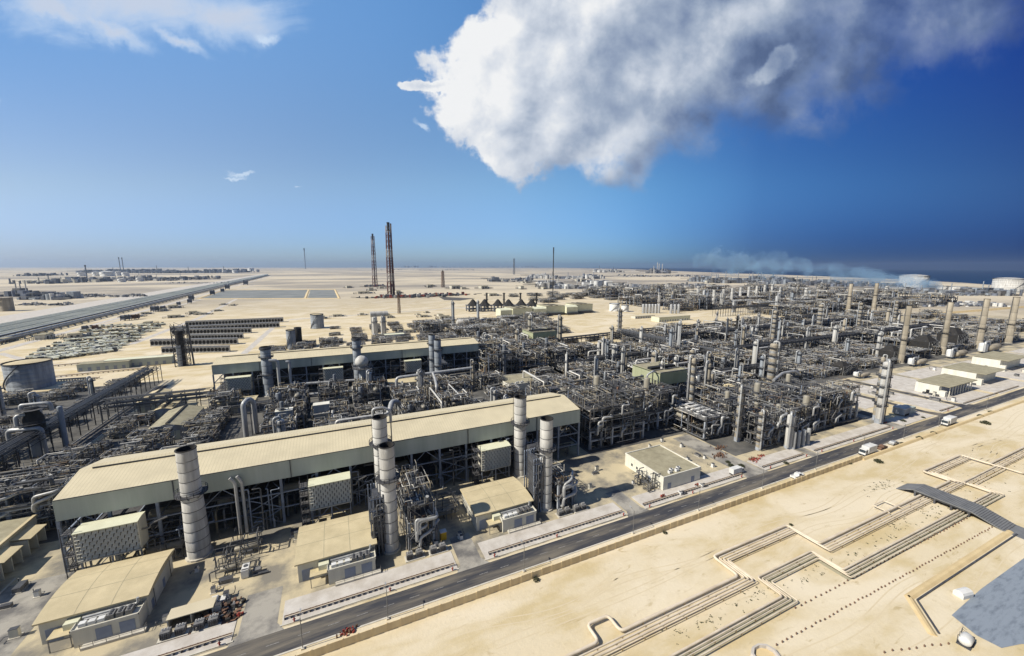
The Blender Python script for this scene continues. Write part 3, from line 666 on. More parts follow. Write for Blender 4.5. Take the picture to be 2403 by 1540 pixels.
# lower-left building with canopies
t = thing('workshop_building', 'olive roofed workshop with open lean-to bays at the left picture edge, beside the driveway', 'building', (-100, 128, 0))
obj('wall', MB().use('wall_cream').box(0, 0, 0, 14.5, 28, 6.0), t); obj('roof', MB().use('roof_olive').box(-.2, -.2, 6.0, 14.0, 28.2, 6.3).use('roof_tan').box(14.0, -.2, 6.0, 14.8, 28.2, 6.6), t)
for y in (-2.5, 7.2, 17):
    obj('lean_to_roof', MB().use('roof_tan').hexa([(14.5, y, 5.3), (18.6, y, 4.7), (18.6, y + 7, 4.7), (14.5, y + 7, 5.3), (14.5, y, 5.5), (18.6, y, 4.9), (18.6, y + 7, 4.9), (14.5, y + 7, 5.5)]), t)
    for k in (0, 3.4, 6.8): obj('fin_wall', MB().use('wall_cream').box(14.5, y + k, 0, 18.0, y + k + .25, 4.6), t)

# ---------------------------------------------------------------- low pipe track along the verge, lamps, vehicles
for i, (a, b, lab) in enumerate(((-52, -25, 'before the lower-left substation'), (-15, 25, 'before the middle substation'), (35, 82, 'before the third substation'), (91, 140, 'before the white block building'), (153, 180, 'before the tall silver drum row'), (188, 252, 'before the twin tower'), (306, 324, 'beside the pale yard right of the side street'), (336, 420, 'before the low pale office'))):
    t = thing('pipe_track', 'low brown pipe track stretch ' + lab, 'pipe track', (a, 90.6 + 2.0, .13), 'low pipe track stretches along the road verge')
    for k, dy in enumerate((0, .35)): obj('pipe', MB().use('rust' if k else 'pipe_cream').tube([(0, dy, .55), (b - a, dy, .55)], .12, 6), t)
    sp = MB().use('steel_dark')
    for j in range(int((b - a) / 1.3)): sp.bar((j * 1.3, -.25, .3), (j * 1.3, .6, .3), .22, .5)
    obj('sleeper', sp, t)
lampP = None
for i, x in enumerate((-10.8, 6.5, 41.2, 78, 105.6, 138, 170.8, 205, 240, 275, 333, 390, 450)):
    lb = 'slender grey road lamp, %s from the left along the road' % ordn(i)
    if not lampP:
        lampP = thing('street_lamp', lb, 'lamp', (x, 83.2, 0), 'road lamps'); obj('pole', MB().use('steel').tube([(0, 0, 0), (0, 0, 7.5)], .09, 6), lampP)
        obj('arm', MB().use('steel').tube([(0, 0, 7.5), (0, 1.5, 7.9)], .05, 5), lampP); obj('lamp_head', MB().use('alu').box(-.15, 1.2, 7.85, .15, 2.0, 8.0), lampP)
        obj('base', MB().use('kerb').box(-.3, -.3, 0, .3, .3, .35), lampP)
    else: dup(lampP, (x, 83.2, 0), label=lb)
def wheel_set(t, xs, w, r):
    for x in xs:
        for y in (-w / 2 + .05, w / 2 - .05):
            wh = obj('wheel', MB().use('rubber').tube([(x, y - .13, r), (x, y + .13, r)], r, 12), t); obj('rim', MB().use('alu').tube([(x, y - .15, r), (x, y + .15, r)], r * .5, 8), wh)
def truck(x, y, lab, kind, rz=0, s=1.0, paint='white'):
    t = thing({'pickup': 'pickup_truck', 'box': 'box_truck', 'car': 'parked_car'}[kind], lab, {'pickup': 'pickup', 'box': 'truck', 'car': 'car'}[kind], (x, y, .03), 'vehicles along the road', rz); t.scale = (s, s, s)
    if kind == 'box':
        obj('cab', MB().use(paint).hexa([(2.2, -1.1, .6), (4.0, -1.1, .6), (4.0, 1.1, .6), (2.2, 1.1, .6), (2.2, -1.05, 2.7), (3.6, -1.05, 2.7), (3.6, 1.05, 2.7), (2.2, 1.05, 2.7)]), t)
        obj('windscreen', MB().use('glass').quad((3.95, -1, 1.5), (3.95, 1, 1.5), (3.68, 1, 2.5), (3.68, -1, 2.5)).box(2.6, -1.13, 1.5, 3.5, -1.08, 2.3).box(2.6, 1.08, 1.5, 3.5, 1.13, 2.3), t)
        obj('cargo_box', MB().use(paint).box(-4, -1.25, 1.0, 1.9, 1.25, 3.5), t); obj('chassis', MB().use('rubber').box(-4, -1, .55, 3.6, 1, .95), t)
        wheel_set(t, (-3, -1.8, 3), 2.3, .5); obj('bumper', MB().use('steel_dark').box(4.0, -1.1, .4, 4.15, 1.1, .8), t)
    else:
        bd = MB().use(paint)
        if kind == 'pickup':
            bd.box(-2.7, -.95, .5, -.5, .95, .7).box(-2.7, -.95, .7, -.5, -.87, 1.15).box(-2.7, .87, .7, -.5, .95, 1.15).box(-2.75, -.95, .5, -2.65, .95, 1.15).box(-.6, -.95, .5, 2.7, .95, 1.1)
            cb = MB().use(paint).hexa([(-.55, -.9, 1.1), (1.5, -.9, 1.1), (1.5, .9, 1.1), (-.55, .9, 1.1), (-.4, -.75, 1.75), (.9, -.75, 1.75), (.9, .75, 1.75), (-.4, .75, 1.75)])
        else:
            bd.box(-2.2, -.88, .4, 2.2, .88, .95); cb = MB().use(paint).hexa([(-1.8, -.85, .95), (1.2, -.85, .95), (1.2, .85, .95), (-1.8, .85, .95), (-1.3, -.7, 1.5), (.6, -.7, 1.5), (.6, .7, 1.5), (-1.3, .7, 1.5)])
        obj('body', bd, t); obj('cab', cb, t)
        zz = 1.1 if kind == 'pickup' else .95; obj('windscreen', MB().use('glass').quad((1.53 if kind == 'pickup' else 1.23, -.8, zz), (1.53 if kind == 'pickup' else 1.23, .8, zz), (.95 if kind == 'pickup' else .65, .68, zz + .58), (.95 if kind == 'pickup' else .65, -.68, zz + .58)).box(-.2, -.9, zz + .12, .8, -.80, zz + .5).box(-.2, .80, zz + .12, .8, .9, zz + .5), t)
        wheel_set(t, (-1.7, 1.7), 1.9, .38)
        for yy in (-.7, .5): obj('headlight', MB().use('alu').box(2.68 if kind == 'pickup' else 2.18, yy, .7, 2.74 if kind == 'pickup' else 2.24, yy + .25, .9), t)
truck(157.8, 82.6, 'white pickup truck driving along the near lane beside the panel wall', 'pickup', s=1.05)
truck(206, 82.0, 'white box truck on the road shoulder, the nearer of the two big trucks', 'box', PI, 1.1)
truck(283.5, 82.4, 'pale box truck farther along the road shoulder, past the side street mouth', 'box', PI, 1.15)
truck(228.5, 82.2, 'small grey car parked on the shoulder between the two trucks', 'car', 0, 1.1, 'alu')
truck(218, 82.0, 'low red-brown pickup parked just behind the nearer box truck', 'pickup', 0, 1.0, 'rust')
truck(139, 94.0, 'white box truck parked by the driveway mouth right of the white block building', 'box', 0, .8)
truck(-31, 104.5, 'white pickup parked at the foot of the thickest banded stack', 'pickup', 0, .9)
# dark roadside clumps
bp = None
for i, (x, y, s) in enumerate(((42.8, 79.3, .9), (87, 79.3, .7), (201.5, 76.2, 1.6), (303, 75, 2.0), (170, 80.9, .9), (176, 80.9, .8), (189, 80.7, 1.1), (248, 80.4, 1.3), (262, 80.4, 1.2), (233, 80.8, 1.0), (316, 80.6, 1.3), (330, 80.6, 1.2), (165, 91.1, 1.1), (268, 94, 1.3), (284, 92, 1.0), (126, 66, .6), (146, 97, 1.3), (142.5, 99, 1.2), (144, 101.5, 1.0))):
    lb = 'low dark bush %s' % ('beside the white block building' if y > 96 else 'at the road verge') + ', %s from the left of its row' % ordn(i)
    if bp is None:
        q = random.Random(3); b = MB().use('bush')
        for k in range(420):
            a = q.uniform(0, 2 * PI); r = q.random() ** .6; zz = q.uniform(.05, .9) * (1.1 - r * .6); cx, cy_ = r * math.cos(a), r * math.sin(a); s_ = .12
            d1 = Vector((q.uniform(-1, 1), q.uniform(-1, 1), q.uniform(-1, 1))).normalized() * s_; d2 = d1.cross(Vector((q.uniform(-1, 1), q.uniform(-1, 1), q.uniform(-1, 1)))).normalized() * s_; c0 = Vector((cx, cy_, zz)); b.quad(c0 - d1, c0 - d2 * .6, c0 + d1, c0 + d2 * .6)
        bp = single('desert_shrub', b, lb, 'shrub', (x, y, 0), 'dark shrubs along the road'); bp.scale = (s, s, s)
    else: dup(bp, (x, y, 0), rz=i, label=lb, scale=(s, s, s))

# ---------------------------------------------------------------- foreground pipelines on the sand
def pline(name, pts, r, z, lab, grp):
    t = thing(name, lab, 'pipeline', (pts[0][0], pts[0][1], 0), grp); x0, y0 = pts[0]
    obj('pipe', MB().use('pipe_cream').tube([(x - x0, y - y0, z) for x, y in pts], r, 10, bend=r * 3.2), t)
    sp = MB().use('boundary_tan'); d = 0
    for (xa, ya), (xb, yb) in zip(pts[:-1], pts[1:]):
        L = math.hypot(xb - xa, yb - ya); k = int(L / 6)
        for i in range(1, k): u_ = i / k; sp.cbox(xa + (xb - xa) * u_ - x0, ya + (yb - ya) * u_ - y0, 0, .2, .2, z - r * .6)
    obj('support', sp, t)
GN = 'northern bundle of cream pipelines on the sand'; GSo = 'southern bundle of cream pipelines on the sand'
NP = [(0.0, .36, 'outer thick cream pipeline nearest the wall, with a small square loop at its near end'), (-1.05, .18, 'second cream pipeline from the wall side in the northern bundle'), (-1.8, .22, 'third cream pipeline from the wall side in the northern bundle'), (-2.55, .25, 'fourth cream pipeline from the wall side in the northern bundle'), (-3.1, .10, 'thin innermost cream pipeline of the northern bundle, farthest from the wall')]
for i, (o_, r, lab) in enumerate(NP):
    y = 58.2 + o_; yu = 66.3 + o_; xa = 90.8 - o_ * .9; xb = 123.3 + o_ * .2
    pts = [(26, y)] + ([(46.8, y), (46.8, 62.6), (52.6, 62.6), (52.6, y)] if i == 0 else []) + [(xa, y), (xa, yu - .5), (xb, yu - .5), (xb, y - 1.4)]
    if i == 1: pts += [(160.5, y - 1.4), (160.5, 60.3), (167.2, 60.3), (167.2, y - 1.4)]
    pts += [(206 - o_, y - 1.6), (206 - o_, 64.3 + o_), (239, 64.3 + o_), (239, y - 2.2), (330, y - 2.2)]
    pline('pipeline', pts, r, .95, lab, GN)
SP = [(0.0, .26, 'outermost pipeline on the wall side of the southern bundle'), (-.75, .16, 'second pipeline from the wall side in the southern bundle'), (-1.4, .13, 'third, thin pipeline in the southern bundle'), (-2.4, .16, 'pipeline farthest from the wall in the southern bundle, next to the marker posts')]
for i, (o_, r, lab) in enumerate(SP):
    y = 49.6 + o_; yu = 56.0 + o_
    pts = [(50, y), (94.9 - o_ * .8, y), (94.9 - o_ * .8, yu), (118.2 + o_ * .5, yu), (118.2 + o_ * .5, 48.4 + o_), (209 - o_, 47.2 + o_), (209 - o_, 54.3 + o_), (240, 54.3 + o_), (240, 47.6 + o_), (330, 47.6 + o_)]
    pline('pipeline', pts, r, .8, lab, GSo)
mat('pipe_bed_soil', (.40, .37, .26), (.30, .28, .20), .6, .95)
pb = MB().use('pipe_bed_soil')
cl = [(50, 48.5), (96.3, 48.5), (96.3, 54.9), (117.4, 54.9), (117.4, 47.2), (209.8, 46.0)]
for (xa, ya), (xb, yb) in zip(cl[:-1], cl[1:]):
    if abs(xb - xa) > abs(yb - ya): pb.sheet([(xa - 1, ya - 1.1), (xb + 1, yb - 1.1), (xb + 1, yb + 1.0), (xa - 1, ya + 1.0)], .012)
    else: y_, Y_ = sorted((ya, yb)); pb.sheet([(xa - 1.0, y_ + 1.05), (xa + 1.0, y_ + 1.05), (xa + 1.0, Y_ - 1.15), (xa - 1.0, Y_ - 1.15)], .012)
struct('pipe_bed', pb)
# sleeperway bridge over the pipelines
t = thing('pipeline_crossing', 'grey metal-decked vehicle ramp crossing over the cream pipelines', 'bridge', (186.5, 50, 0)); b = MB().use('mat_deck' if 'mat_deck' in MATS else 'ponds')
mat('deck_grey', (.19, .195, .20), (.14, .145, .15), .4, .6); b = MB()
PR_ = [(-17, 0), (-13, .1), (-5.5, 2.3), (8.5, 2.3), (13, .2)]
b.use('deck_grey')
for (ya, za), (yb, zb) in zip(PR_[:-1], PR_[1:]): b.hexa([(-4, ya, za - .35), (4.2, ya, za - .35), (4.2, yb, zb - .35), (-4, yb, zb - .35), (-4, ya, za), (4.2, ya, za), (4.2, yb, zb), (-4, yb, zb)])
obj('deck', b, t)
b = MB().use('steel_dark')
for k in range(26): y = -5.3 + k * .53; b.box(-3.9, y, 2.305, 4.1, y + .06, 2.36)
for k in range(14): u_ = k / 14; y = -13 + u_ * 7.5; z = .1 + u_ * 2.2; b.box(-3.9, y, z + .01, 4.1, y + .08, z + .09)
obj('deck_rib', b, t); b = MB().use('steel_dark')
for x in (-3.6, 3.8):
    for y in (-5, -1, 3, 8): b.box(x - .25, y - .25, 0, x + .25, y + .25, 1.95)
    b.box(x - .15, -5.5, 1.4, x + .15, 8.5, 1.94)
obj('pier', b, t)
bs = MB().use('tarp_blue').box(-3.8, 0, 0, 4, 60, .14); 
single('access_track', MB().use('deck_grey').box(182.6, -30, 0, 190.6, 33.2, .12), 'grey surfaced track leading off the crossing ramp to the picture edge', 'track')
# berm and lined pond
t = thing('sand_berm', 'L-shaped sand berm with a dark gutter bordering the blue lined area', 'berm')
b = MB().use('berm_sand')
def ridge(mb, pts, w, h):
    for (xa, ya), (xb, yb) in zip(pts[:-1], pts[1:]):
        d = Vector((xb - xa, yb - ya, 0)); L = d.length; d.normalize(); n = Vector((-d.y, d.x, 0))
        a = Vector((xa, ya, 0)) - d * w * .2; e = Vector((xb, yb, 0)) + d * w * .2; z = Vector((0, 0, h))
        for s0, z0, s1, z1 in ((w / 2, 0, w * .16, h), (w * .16, h, -w * .16, h), (-w * .16, h, -w / 2, 0)):
            mb.quad(a + n * s0 + Vector((0, 0, z0)), e + n * s0 + Vector((0, 0, z0)), e + n * s1 + Vector((0, 0, z1)), a + n * s1 + Vector((0, 0, z1)))
        mb.quad(a + n * w / 2, a + n * w * .16 + z, a - n * w * .16 + z, a - n * w / 2); mb.quad(e + n * w / 2, e - n * w / 2, e - n * w * .16 + z, e + n * w * .16 + z)
ridge(b, [(184, 36.6), (123.8, 37.2), (115.6, 30.2)], 1.7, .35); obj('ridge', b, t)
g = MB().use('steel_dark')
for (xa, ya), (xb, yb) in (((184, 35.2), (124.4, 35.9)), ((124.4, 35.9), (117, 29.6))): g.bar((xa, ya, .15), (xb, yb, .15), .35, .3)
obj('gutter', g, t)
struct('lined_ground', MB().use('tarp_blue').sheet([(200, 30.0), (170, 30.6), (144, 31.0), (126.2, 30.6), (124, 26), (124.6, 22.6), (130, 21.2), (150, 10), (200, -5)], .05))
t = thing('storage_shed', 'small white barrel-roofed hut at the corner of the blue lined area', 'shed', (136.6, 32.0, 0), rz=-.2); t.scale = (.85, .85, .85)
obj('roof', MB().use('white').xprism([(-1.2, 0), (-1.2, 1.1), (-.9, 1.7), (-.3, 2.0), (.3, 2.0), (.9, 1.7), (1.2, 1.1), (1.2, 0)], -2, 2), t); obj('door', MB().use('dark').box(2.0, -.8, 0, 2.04, .8, 1.7), t)
t = thing('water_tank_skid', 'white bulging water tank with dark pump skid near the lower right corner', 'tank', (119, 26.2, 0), rz=.1); t.scale = (.85, .85, .85)
obj('tank', MB().use('white').drum((-1.2, 0, 1.3), (1.2, 0, 1.3), 1.2, 14), t); sk = MB().use('steel_dark').box(-1.8, -1.2, 0, 2.6, 1.3, .25)
for a in (-1.7, 0, 1.6, 2.4): sk.bar((a, 1.2, 0), (a, 1.2, 2.6), .1); sk.bar((a, 1.2, 2.6), (a + .7, .6, 1.8), .08)
sk.box(1.9, -1, .25, 2.6, 1, 1.4); obj('skid', sk, t)
t = thing('round_basin', 'pale grey octagonal concrete basin rim cut off by the bottom edge', 'basin', (76.8, 41.9, 0)); b = MB().use('pad')
for k in range(10): a = 2 * PI * k / 10; c = 2 * PI * (k + 1) / 10; b.hexa([(3.2 * math.cos(a), 2.6 * math.sin(a), 0), (3.2 * math.cos(c), 2.6 * math.sin(c), 0), (2.4 * math.cos(c), 1.9 * math.sin(c), 0), (2.4 * math.cos(a), 1.9 * math.sin(a), 0), (3.0 * math.cos(a), 2.4 * math.sin(a), .7), (3.0 * math.cos(c), 2.4 * math.sin(c), .7), (2.5 * math.cos(c), 2.0 * math.sin(c), .7), (2.5 * math.cos(a), 2.0 * math.sin(a), .7)])
obj('rim', b, t); obj('floor', MB().use('berm_sand').vcyl(0, 0, 0, .06, 2.3, 10), t)
# marker posts
mp_ = MB().use('rust').box(-.12, -.12, 0, .12, .12, .45).mesh('marker_post')
G1 = 'short marker posts in dotted lines on the sand'
rows = [((81.5, 42.6), (182, 39.6), 62), ((95, 46.6), (181, 44.7), 46), ((100.6, 32.3), (115.5, 27.7), 9)]
first = None
for ri, (a, b, n) in enumerate(rows):
    lb = ['short brown marker post in the long dotted line nearest the sand berm', 'short brown marker post in the dotted line hugging the southern pipelines', 'short brown marker post in the short dotted line below the berm end'][ri]
    for i in range(n):
        u_ = i / (n - 1); p = (a[0] + (b[0] - a[0]) * u_ + rnd.uniform(-.2, .2), a[1] + (b[1] - a[1]) * u_ + rnd.uniform(-.12, .12), 0)
        o = obj('marker_post', mp_, None, p); o['label'] = lb; o['category'] = 'post'; o['group'] = G1 + ' (%s)' % ORD[ri]
# stones and tufts between the bundles
st = MB().use('bush'); q = random.Random(8)
for i in range(330):
    if i < 150: x, y = q.uniform(96, 205), q.gauss(51.5, 1.5)
    elif i < 210: x, y = q.gauss(180, 5), q.gauss(66, 1.2)
    elif i < 260: x, y = q.uniform(60, 95), q.gauss(53.0, 1.0)
    else: x, y = q.uniform(205, 300), q.gauss(52, 3)
    s_ = q.uniform(.05, .18); 
    for k in range(4): st.cbox(x + q.uniform(-.3, .3), y + q.uniform(-.3, .3), 0, s_ * q.uniform(.6, 1.2), s_ * q.uniform(.6, 1.2), s_ * q.uniform(.5, 1), q.uniform(0, 3))
o = obj('dry_tufts', st); o['kind'] = 'stuff'; o['label'] = 'scattered dark tufts and stones on the sand between the pipelines'; o['category'] = 'tufts'

# ---------------------------------------------------------------- process structures
def add_platform(b, x0, y0, x1, y1, z, rail=True):
    b.use('grating').box(x0, y0, z - .12, x1, y1, z)
    if rail: b.use('steel').rail([(x0, y0), (x1, y0), (x1, y1), (x0, y1), (x0, y0)], z, 1.1, .09, False)
def column_vessel(b, x, y, h, r, q, m='vessel', n=12, plat=3):
    b.use('fireproof').lathe(x, y, [(r * 1.05, 0), (r * 1.02, 1.6)], n); b.use(m).vcyl(x, y, 1.4, h, r, n, True)
    for i in range(plat):
        z = h * (.35 + .6 * i / max(1, plat)); a = q.uniform(0, 6)
        b.use('grating').lathe(x, y, [(r, z - .2), (r + 1.0, z - .12), (r + 1.0, z), (r, z)], 10, False)
        b.use('steel').lathe(x, y, [(r + .95, z + 1.0), (r + 1.03, z + 1.0), (r + 1.03, z + 1.12), (r + .95, z + 1.12)], 10, False)
def pipe_path(q, W, D, zs, edge):
    ax = q.random() < .5
    x, y = (q.uniform(0, W), q.uniform(-.8, D))
    if edge: 
        if q.random() < .6: y = q.uniform(-1.3, -.2)
        else: x = q.uniform(-1.2, 0) if q.random() < .6 else W + .5
    z = q.choice(zs) + q.uniform(.3, 1.6); P = [(x, y, z)]
    for k in range(q.choice((2, 3, 3, 4))):
        kind = q.random()
        if kind < .33: z = max(.4, min(zs[-1] + 2.8, z + q.choice((-1, 1)) * q.uniform(1.5, 7)))
        elif ax: x = max(-1, min(W + 1, x + q.choice((-1, 1)) * q.uniform(2, W * .7))); ax = False
        else: y = max(-1, min(D + 1, y + q.choice((-1, 1)) * q.uniform(2, D * .6))); ax = True
        if (Vector((x, y, z)) - Vector(P[-1])).length > .8: P.append((x, y, z))
    return P if len(P) > 1 else P + [(x, y, z + 2)]
def proc_module(name, seed, W, D, levels, label, cat, npipe, nves, fine, loc, group, lh=4.4, bay=6.0, cols=0, fans=False, noise_top=True):
    q = random.Random(seed); t = thing(name, label, cat, loc, group); nx = max(1, round(W / bay)); ny = max(1, round(D / bay)); zs = [lh * (i) for i in range(levels + 1)]
    X = [W * i / nx for i in range(nx + 1)]; Y = [D * i / ny for i in range(ny + 1)]
    top = {}
    for i in range(nx + 1):
        for j in range(ny + 1): top[i, j] = zs[max(1, levels - (q.random() < .35) - (q.random() < .2))]
    fr = MB(); cw = .34 if fine else .4
    for (i, j), zt in top.items(): fr.use('steel_blue' if q.random() < .5 else 'steel').box(X[i] - cw / 2, Y[j] - cw / 2, 0, X[i] + cw / 2, Y[j] + cw / 2, zt + q.choice((0, 0, 1.2)))
    for z in zs[1:]:
        for i in range(nx + 1):
            for j in range(ny + 1):
                if top[i, j] < z - .1: continue
                if i < nx and top[i + 1, j] >= z - .1 and q.random() < .9: fr.use('steel').bar((X[i], Y[j], z), (X[i + 1], Y[j], z), .26, .32)
                if j < ny and top[i, j + 1] >= z - .1 and q.random() < .9: fr.use('steel').bar((X[i], Y[j], z), (X[i], Y[j + 1], z), .26, .32)
    for k in range(nx + ny):
        i = q.randrange(nx); j = q.choice((0, ny)); l = q.randrange(levels); a, c = (X[i], Y[j], zs[l]), (X[i + 1], Y[j], zs[l + 1])
        fr.use('steel').bar(a, c, .18)
        if q.random() < .5: fr.bar((c[0], c[1], a[2]), (a[0], a[1], c[2]), .18)
    obj('steel_frame', fr, t)
    if fine:
        ff = MB().use('fireproof')
        for i in range(nx + 1): ff.box(X[i] - .38, -.6, 0, X[i] + .38, .1, lh * min(2, levels))
        for z in (lh * .95, lh * 1.9)[:levels]: ff.box(0, -.5, z - .3, W, 0, z + .2)
        obj('fireproofed_frame', ff, t)
        for k in range(5):
            x = q.uniform(1, W - 4); z = q.uniform(1, zs[-1] * .8); obj('large_pipe', MB().use('alu').tube([(x, 1, z), (x, -1.6, z), (x, -1.6, z + q.uniform(2, 5)), (x + q.uniform(2, 6), -1.6, z + 4), (x + q.uniform(3, 7), 2, z + 4.5)], q.choice((.35, .45, .55)), 8), t)
    for z in zs[1:]:
        pf = MB()
        for i in range(nx):
            for j in range(ny):
                if top[i, j] >= z - .1 and q.random() < (.6 if z < zs[-1] else .3): add_platform(pf, X[i] + .1, Y[j] + .1, X[i + 1] - .1, Y[j + 1] - .1, z + .2, fine or q.random() < .5)
        if pf.f: obj('grating_deck', pf, t)
    if fine:
        sb_ = MB()
        for l in range(levels): s_ = 1 if l % 2 else -1; x = W * .3; sb_.use('grating').bar((x - s_ * 2, -1.2, zs[l]), (x + s_ * 2, -1.2, zs[l + 1]), .8, .15); sb_.use('steel').bar((x - s_ * 2, -1.6, zs[l] + 1), (x + s_ * 2, -1.6, zs[l + 1] + 1), .08)
        obj('stair', sb_, t)
    for k in range(nves):
        z = q.choice(zs[:-1]) + .9; r = q.uniform(.6, 1.5); l = q.uniform(3.5, min(W, 9)); x = q.uniform(1, max(1.5, W - l - 1)); y = q.uniform(1, D - 1)
        b = MB().use('vessel')
        if q.random() < .6: b.drum((x, y, z + r), (x + l, y, z + r), r, 12 if fine else 8)
        else: b.drum((x, y, z + r), (x, min(D, y + l), z + r), r, 12 if fine else 8)
        b.use('fireproof').cbox(x + .6, y, z - .5, .5, r * 1.5, r); obj('drum', b, t)
    for k in range(cols):
        b = MB(); r = q.uniform(.8, 1.5); column_vessel(b, q.uniform(1, W - 1), q.uniform(-.5, D), zs[-1] + q.uniform(0, 8), r, q, n=14 if fine else 8); obj('tower_vessel', b, t)
    if fine:
        for k in range(npipe):
            r = q.choice((.12, .16, .2, .28, .38, .5)); P = pipe_path(q, W, D, zs, q.random() < .45); obj('pipe', MB().use('pipe').tube(P, r, 7 if r > .25 else 5), t)
        sm = MB()
        for k in range(npipe * 4):
            r = q.choice((.06, .08, .1, .14)); sm.use('pipe').tube(pipe_path(q, W, D, zs, q.random() < .4), r, 4, caps=False)
        for k in range(npipe * 3):
            x, y, z = q.uniform(-.5, W), q.uniform(-.8, D), q.choice(zs) + .3; s_ = q.uniform(.2, .8); sm.use(q.choice(('pipe', 'steel', 'steel_dark', 'vessel', 'rust'))).cbox(x, y, z, s_, s_, s_ * q.uniform(.6, 2))
        for k in range(npipe):
            x, y = q.uniform(0, W), q.uniform(0, D); z = zs[-1] - q.choice((0, lh)); sm.use('pipe').tube([(x, y, z), (x, y, z + q.uniform(1, 3.5))], .1, 4, caps=False)
        o = obj('small_piping', sm, t); o['kind'] = 'stuff'
    else:
        sm = MB()
        for k in range(npipe): sm.use('pipe').tube(pipe_path(q, W, D, zs, q.random() < .4), q.choice((.14, .2, .25, .3, .45)), 5, bend=.5, caps=False)
        for k in range(npipe): 
            x, y, z = q.uniform(-.5, W), q.uniform(-.8, D), q.choice(zs) + .3; s_ = q.uniform(.4, 1.3); sm.use(q.choice(('pipe', 'steel', 'steel_dark', 'vessel'))).cbox(x, y, z, s_, s_, s_ * q.uniform(.6, 1.6))
        for k in range(npipe // 2):
            x, y = q.uniform(0, W), q.uniform(0, D); z = zs[-1] - q.choice((0, lh)); sm.use('pipe').tube([(x, y, z), (x, y, z + q.uniform(1, 3.5))], .14, 4, caps=False)
        o = obj('small_piping', sm, t); o['kind'] = 'stuff'
    if fans:
        z = zs[-1] + .4; nf = max(1, int(W / 4.2))
        fb = MB().use('steel').box(-.4, -.4, z, W + .4, D + .4, z + .35).use('alu')
        for i in range(nf):
            x0 = i * W / nf; fb.use('steel').box(x0 + .15, 0, z + .35, x0 + W / nf - .3, D, z + 1.1)
            for j in range(max(1, int(D / 4.2))):
                cy_ = (j + .5) * D / max(1, int(D / 4.2)); cx = x0 + W / nf * .47; R = min(W / nf, 4.2) * .38
                fb.use('alu').lathe(cx, cy_, [(R, z + 1.1), (R * 1.06, z + 1.7), (R * .94, z + 1.7)], 12).use('dark').lathe(cx, cy_, [(R * .94, z + 1.6), (.05, z + 1.45)], 12)
        obj('fan_bank', fb, t)
    return t
def rack(name, x0, y0, x1, y1, w, h, label, tiers=2, npipes=6, fine=True, group='pipe racks', bay=6.0, pm='pipe'):
    L = math.hypot(x1 - x0, y1 - y0); a = math.atan2(y1 - y0, x1 - x0); t = thing(name, label, 'pipe rack', (x0, y0, 0), group, a); q = random.Random(int(x0 * 3 + y0))
    fr = MB().use('steel_dark' if not fine else 'steel'); n = max(1, int(L / bay)); zt = [h - 2.2 * k for k in range(tiers)]
    for i in range(n + 1):
        x = L * i / n
        for y in (-w / 2, w / 2): fr.bar((x, y, 0), (x, y, h + .3), .32)
        for z in zt: fr.bar((x, -w / 2, z - .25), (x, w / 2, z - .25), .28)
    for z in zt:
        for y in (-w / 2, w / 2): fr.bar((0, y, z - .9), (L, y, z - .9), .22)
    obj('steel_frame', fr, t)
    for z in zt:
        for k in range(npipes):
            r = q.choice((.12, .18, .25, .32)); y = -w / 2 + .5 + (w - 1) * k / max(1, npipes - 1)
            obj('pipe', MB().use(pm).tube([(q.uniform(0, L * .05), y, z + r), (L - q.uniform(0, L * .08), y, z + r)], r, 6 if fine else 5), t)
    return t

GM = 'multi-level steel process structures full of pipes'
# fine prototypes standing where the photo shows them closest
FINE = [  # x, y, W, D, levels, npipe, nves, cols, fans, label
    (98, 134, 30, 24, 5, 60, 6, 1, False, 'tallest pipe-filled steel structure, standing right against the right end of the nearest hall'),
    (131, 140, 24, 22, 4, 45, 5, 1, False, 'pipe-filled steel structure left of the olive green cladding box, behind the dark open yard'),
    (153, 121, 16, 26, 2, 36, 5, 0, True, 'low dark deck with white drums on top, across the yard from the tallest structure'),
    (170, 104.5, 22, 14, 3, 46, 4, 2, False, 'blackened pipe structure at the corner nearest the driveway with red cable drums in front'),
    (170, 122, 22, 16, 3, 40, 4, 1, False, 'second pipe structure behind the blackened corner structure'),
    (194, 106, 18, 14, 3, 40, 3, 1, False, 'pipe structure around the short bright column near the road'),
    (214, 106, 34, 12, 4, 46, 2, 0, False, 'long white-beamed open pipe frame leading to the twin tower at the road'),
    (194, 122, 26, 20, 3, 44, 4, 1, False, 'pipe structure behind the short bright column, under the long tan roof'),
    (222, 120, 24, 20, 3, 44, 5, 1, False, 'grey pipe structure left of the twin tower, behind the white-beamed frame'),
    (-150, 132, 22, 22, 3, 42, 4, 1, False, 'blue-shadowed pipe structure at the left edge above the workshop roof'),
    (-126, 136, 12, 20, 2, 30, 3, 0, False, 'low pipe structure between the workshop and the left edge structure'),
    (-104, 158, 24, 16, 3, 42, 3, 0, False, 'dark pipe structure touching the left end of the nearest hall'),
    (15, 103.5, 7, 21, 3, 34, 2, 0, False, 'narrow dark pipe frame directly right of the tall pale centre stack'),
    (63.4, 103, 5.5, 15, 2, 26, 2, 0, False, 'narrow low pipe frame directly right of the slim free-standing stack'),
]
for i, f in enumerate(FINE):
    x, y, Wd, Dp, lv, npp, nv, cl, fn, lab = f
    proc_module('process_structure', 100 + i, Wd, Dp, lv, lab, 'process structure', npp, nv, True, (x, y, 0), GM, cols=cl, fans=fn)
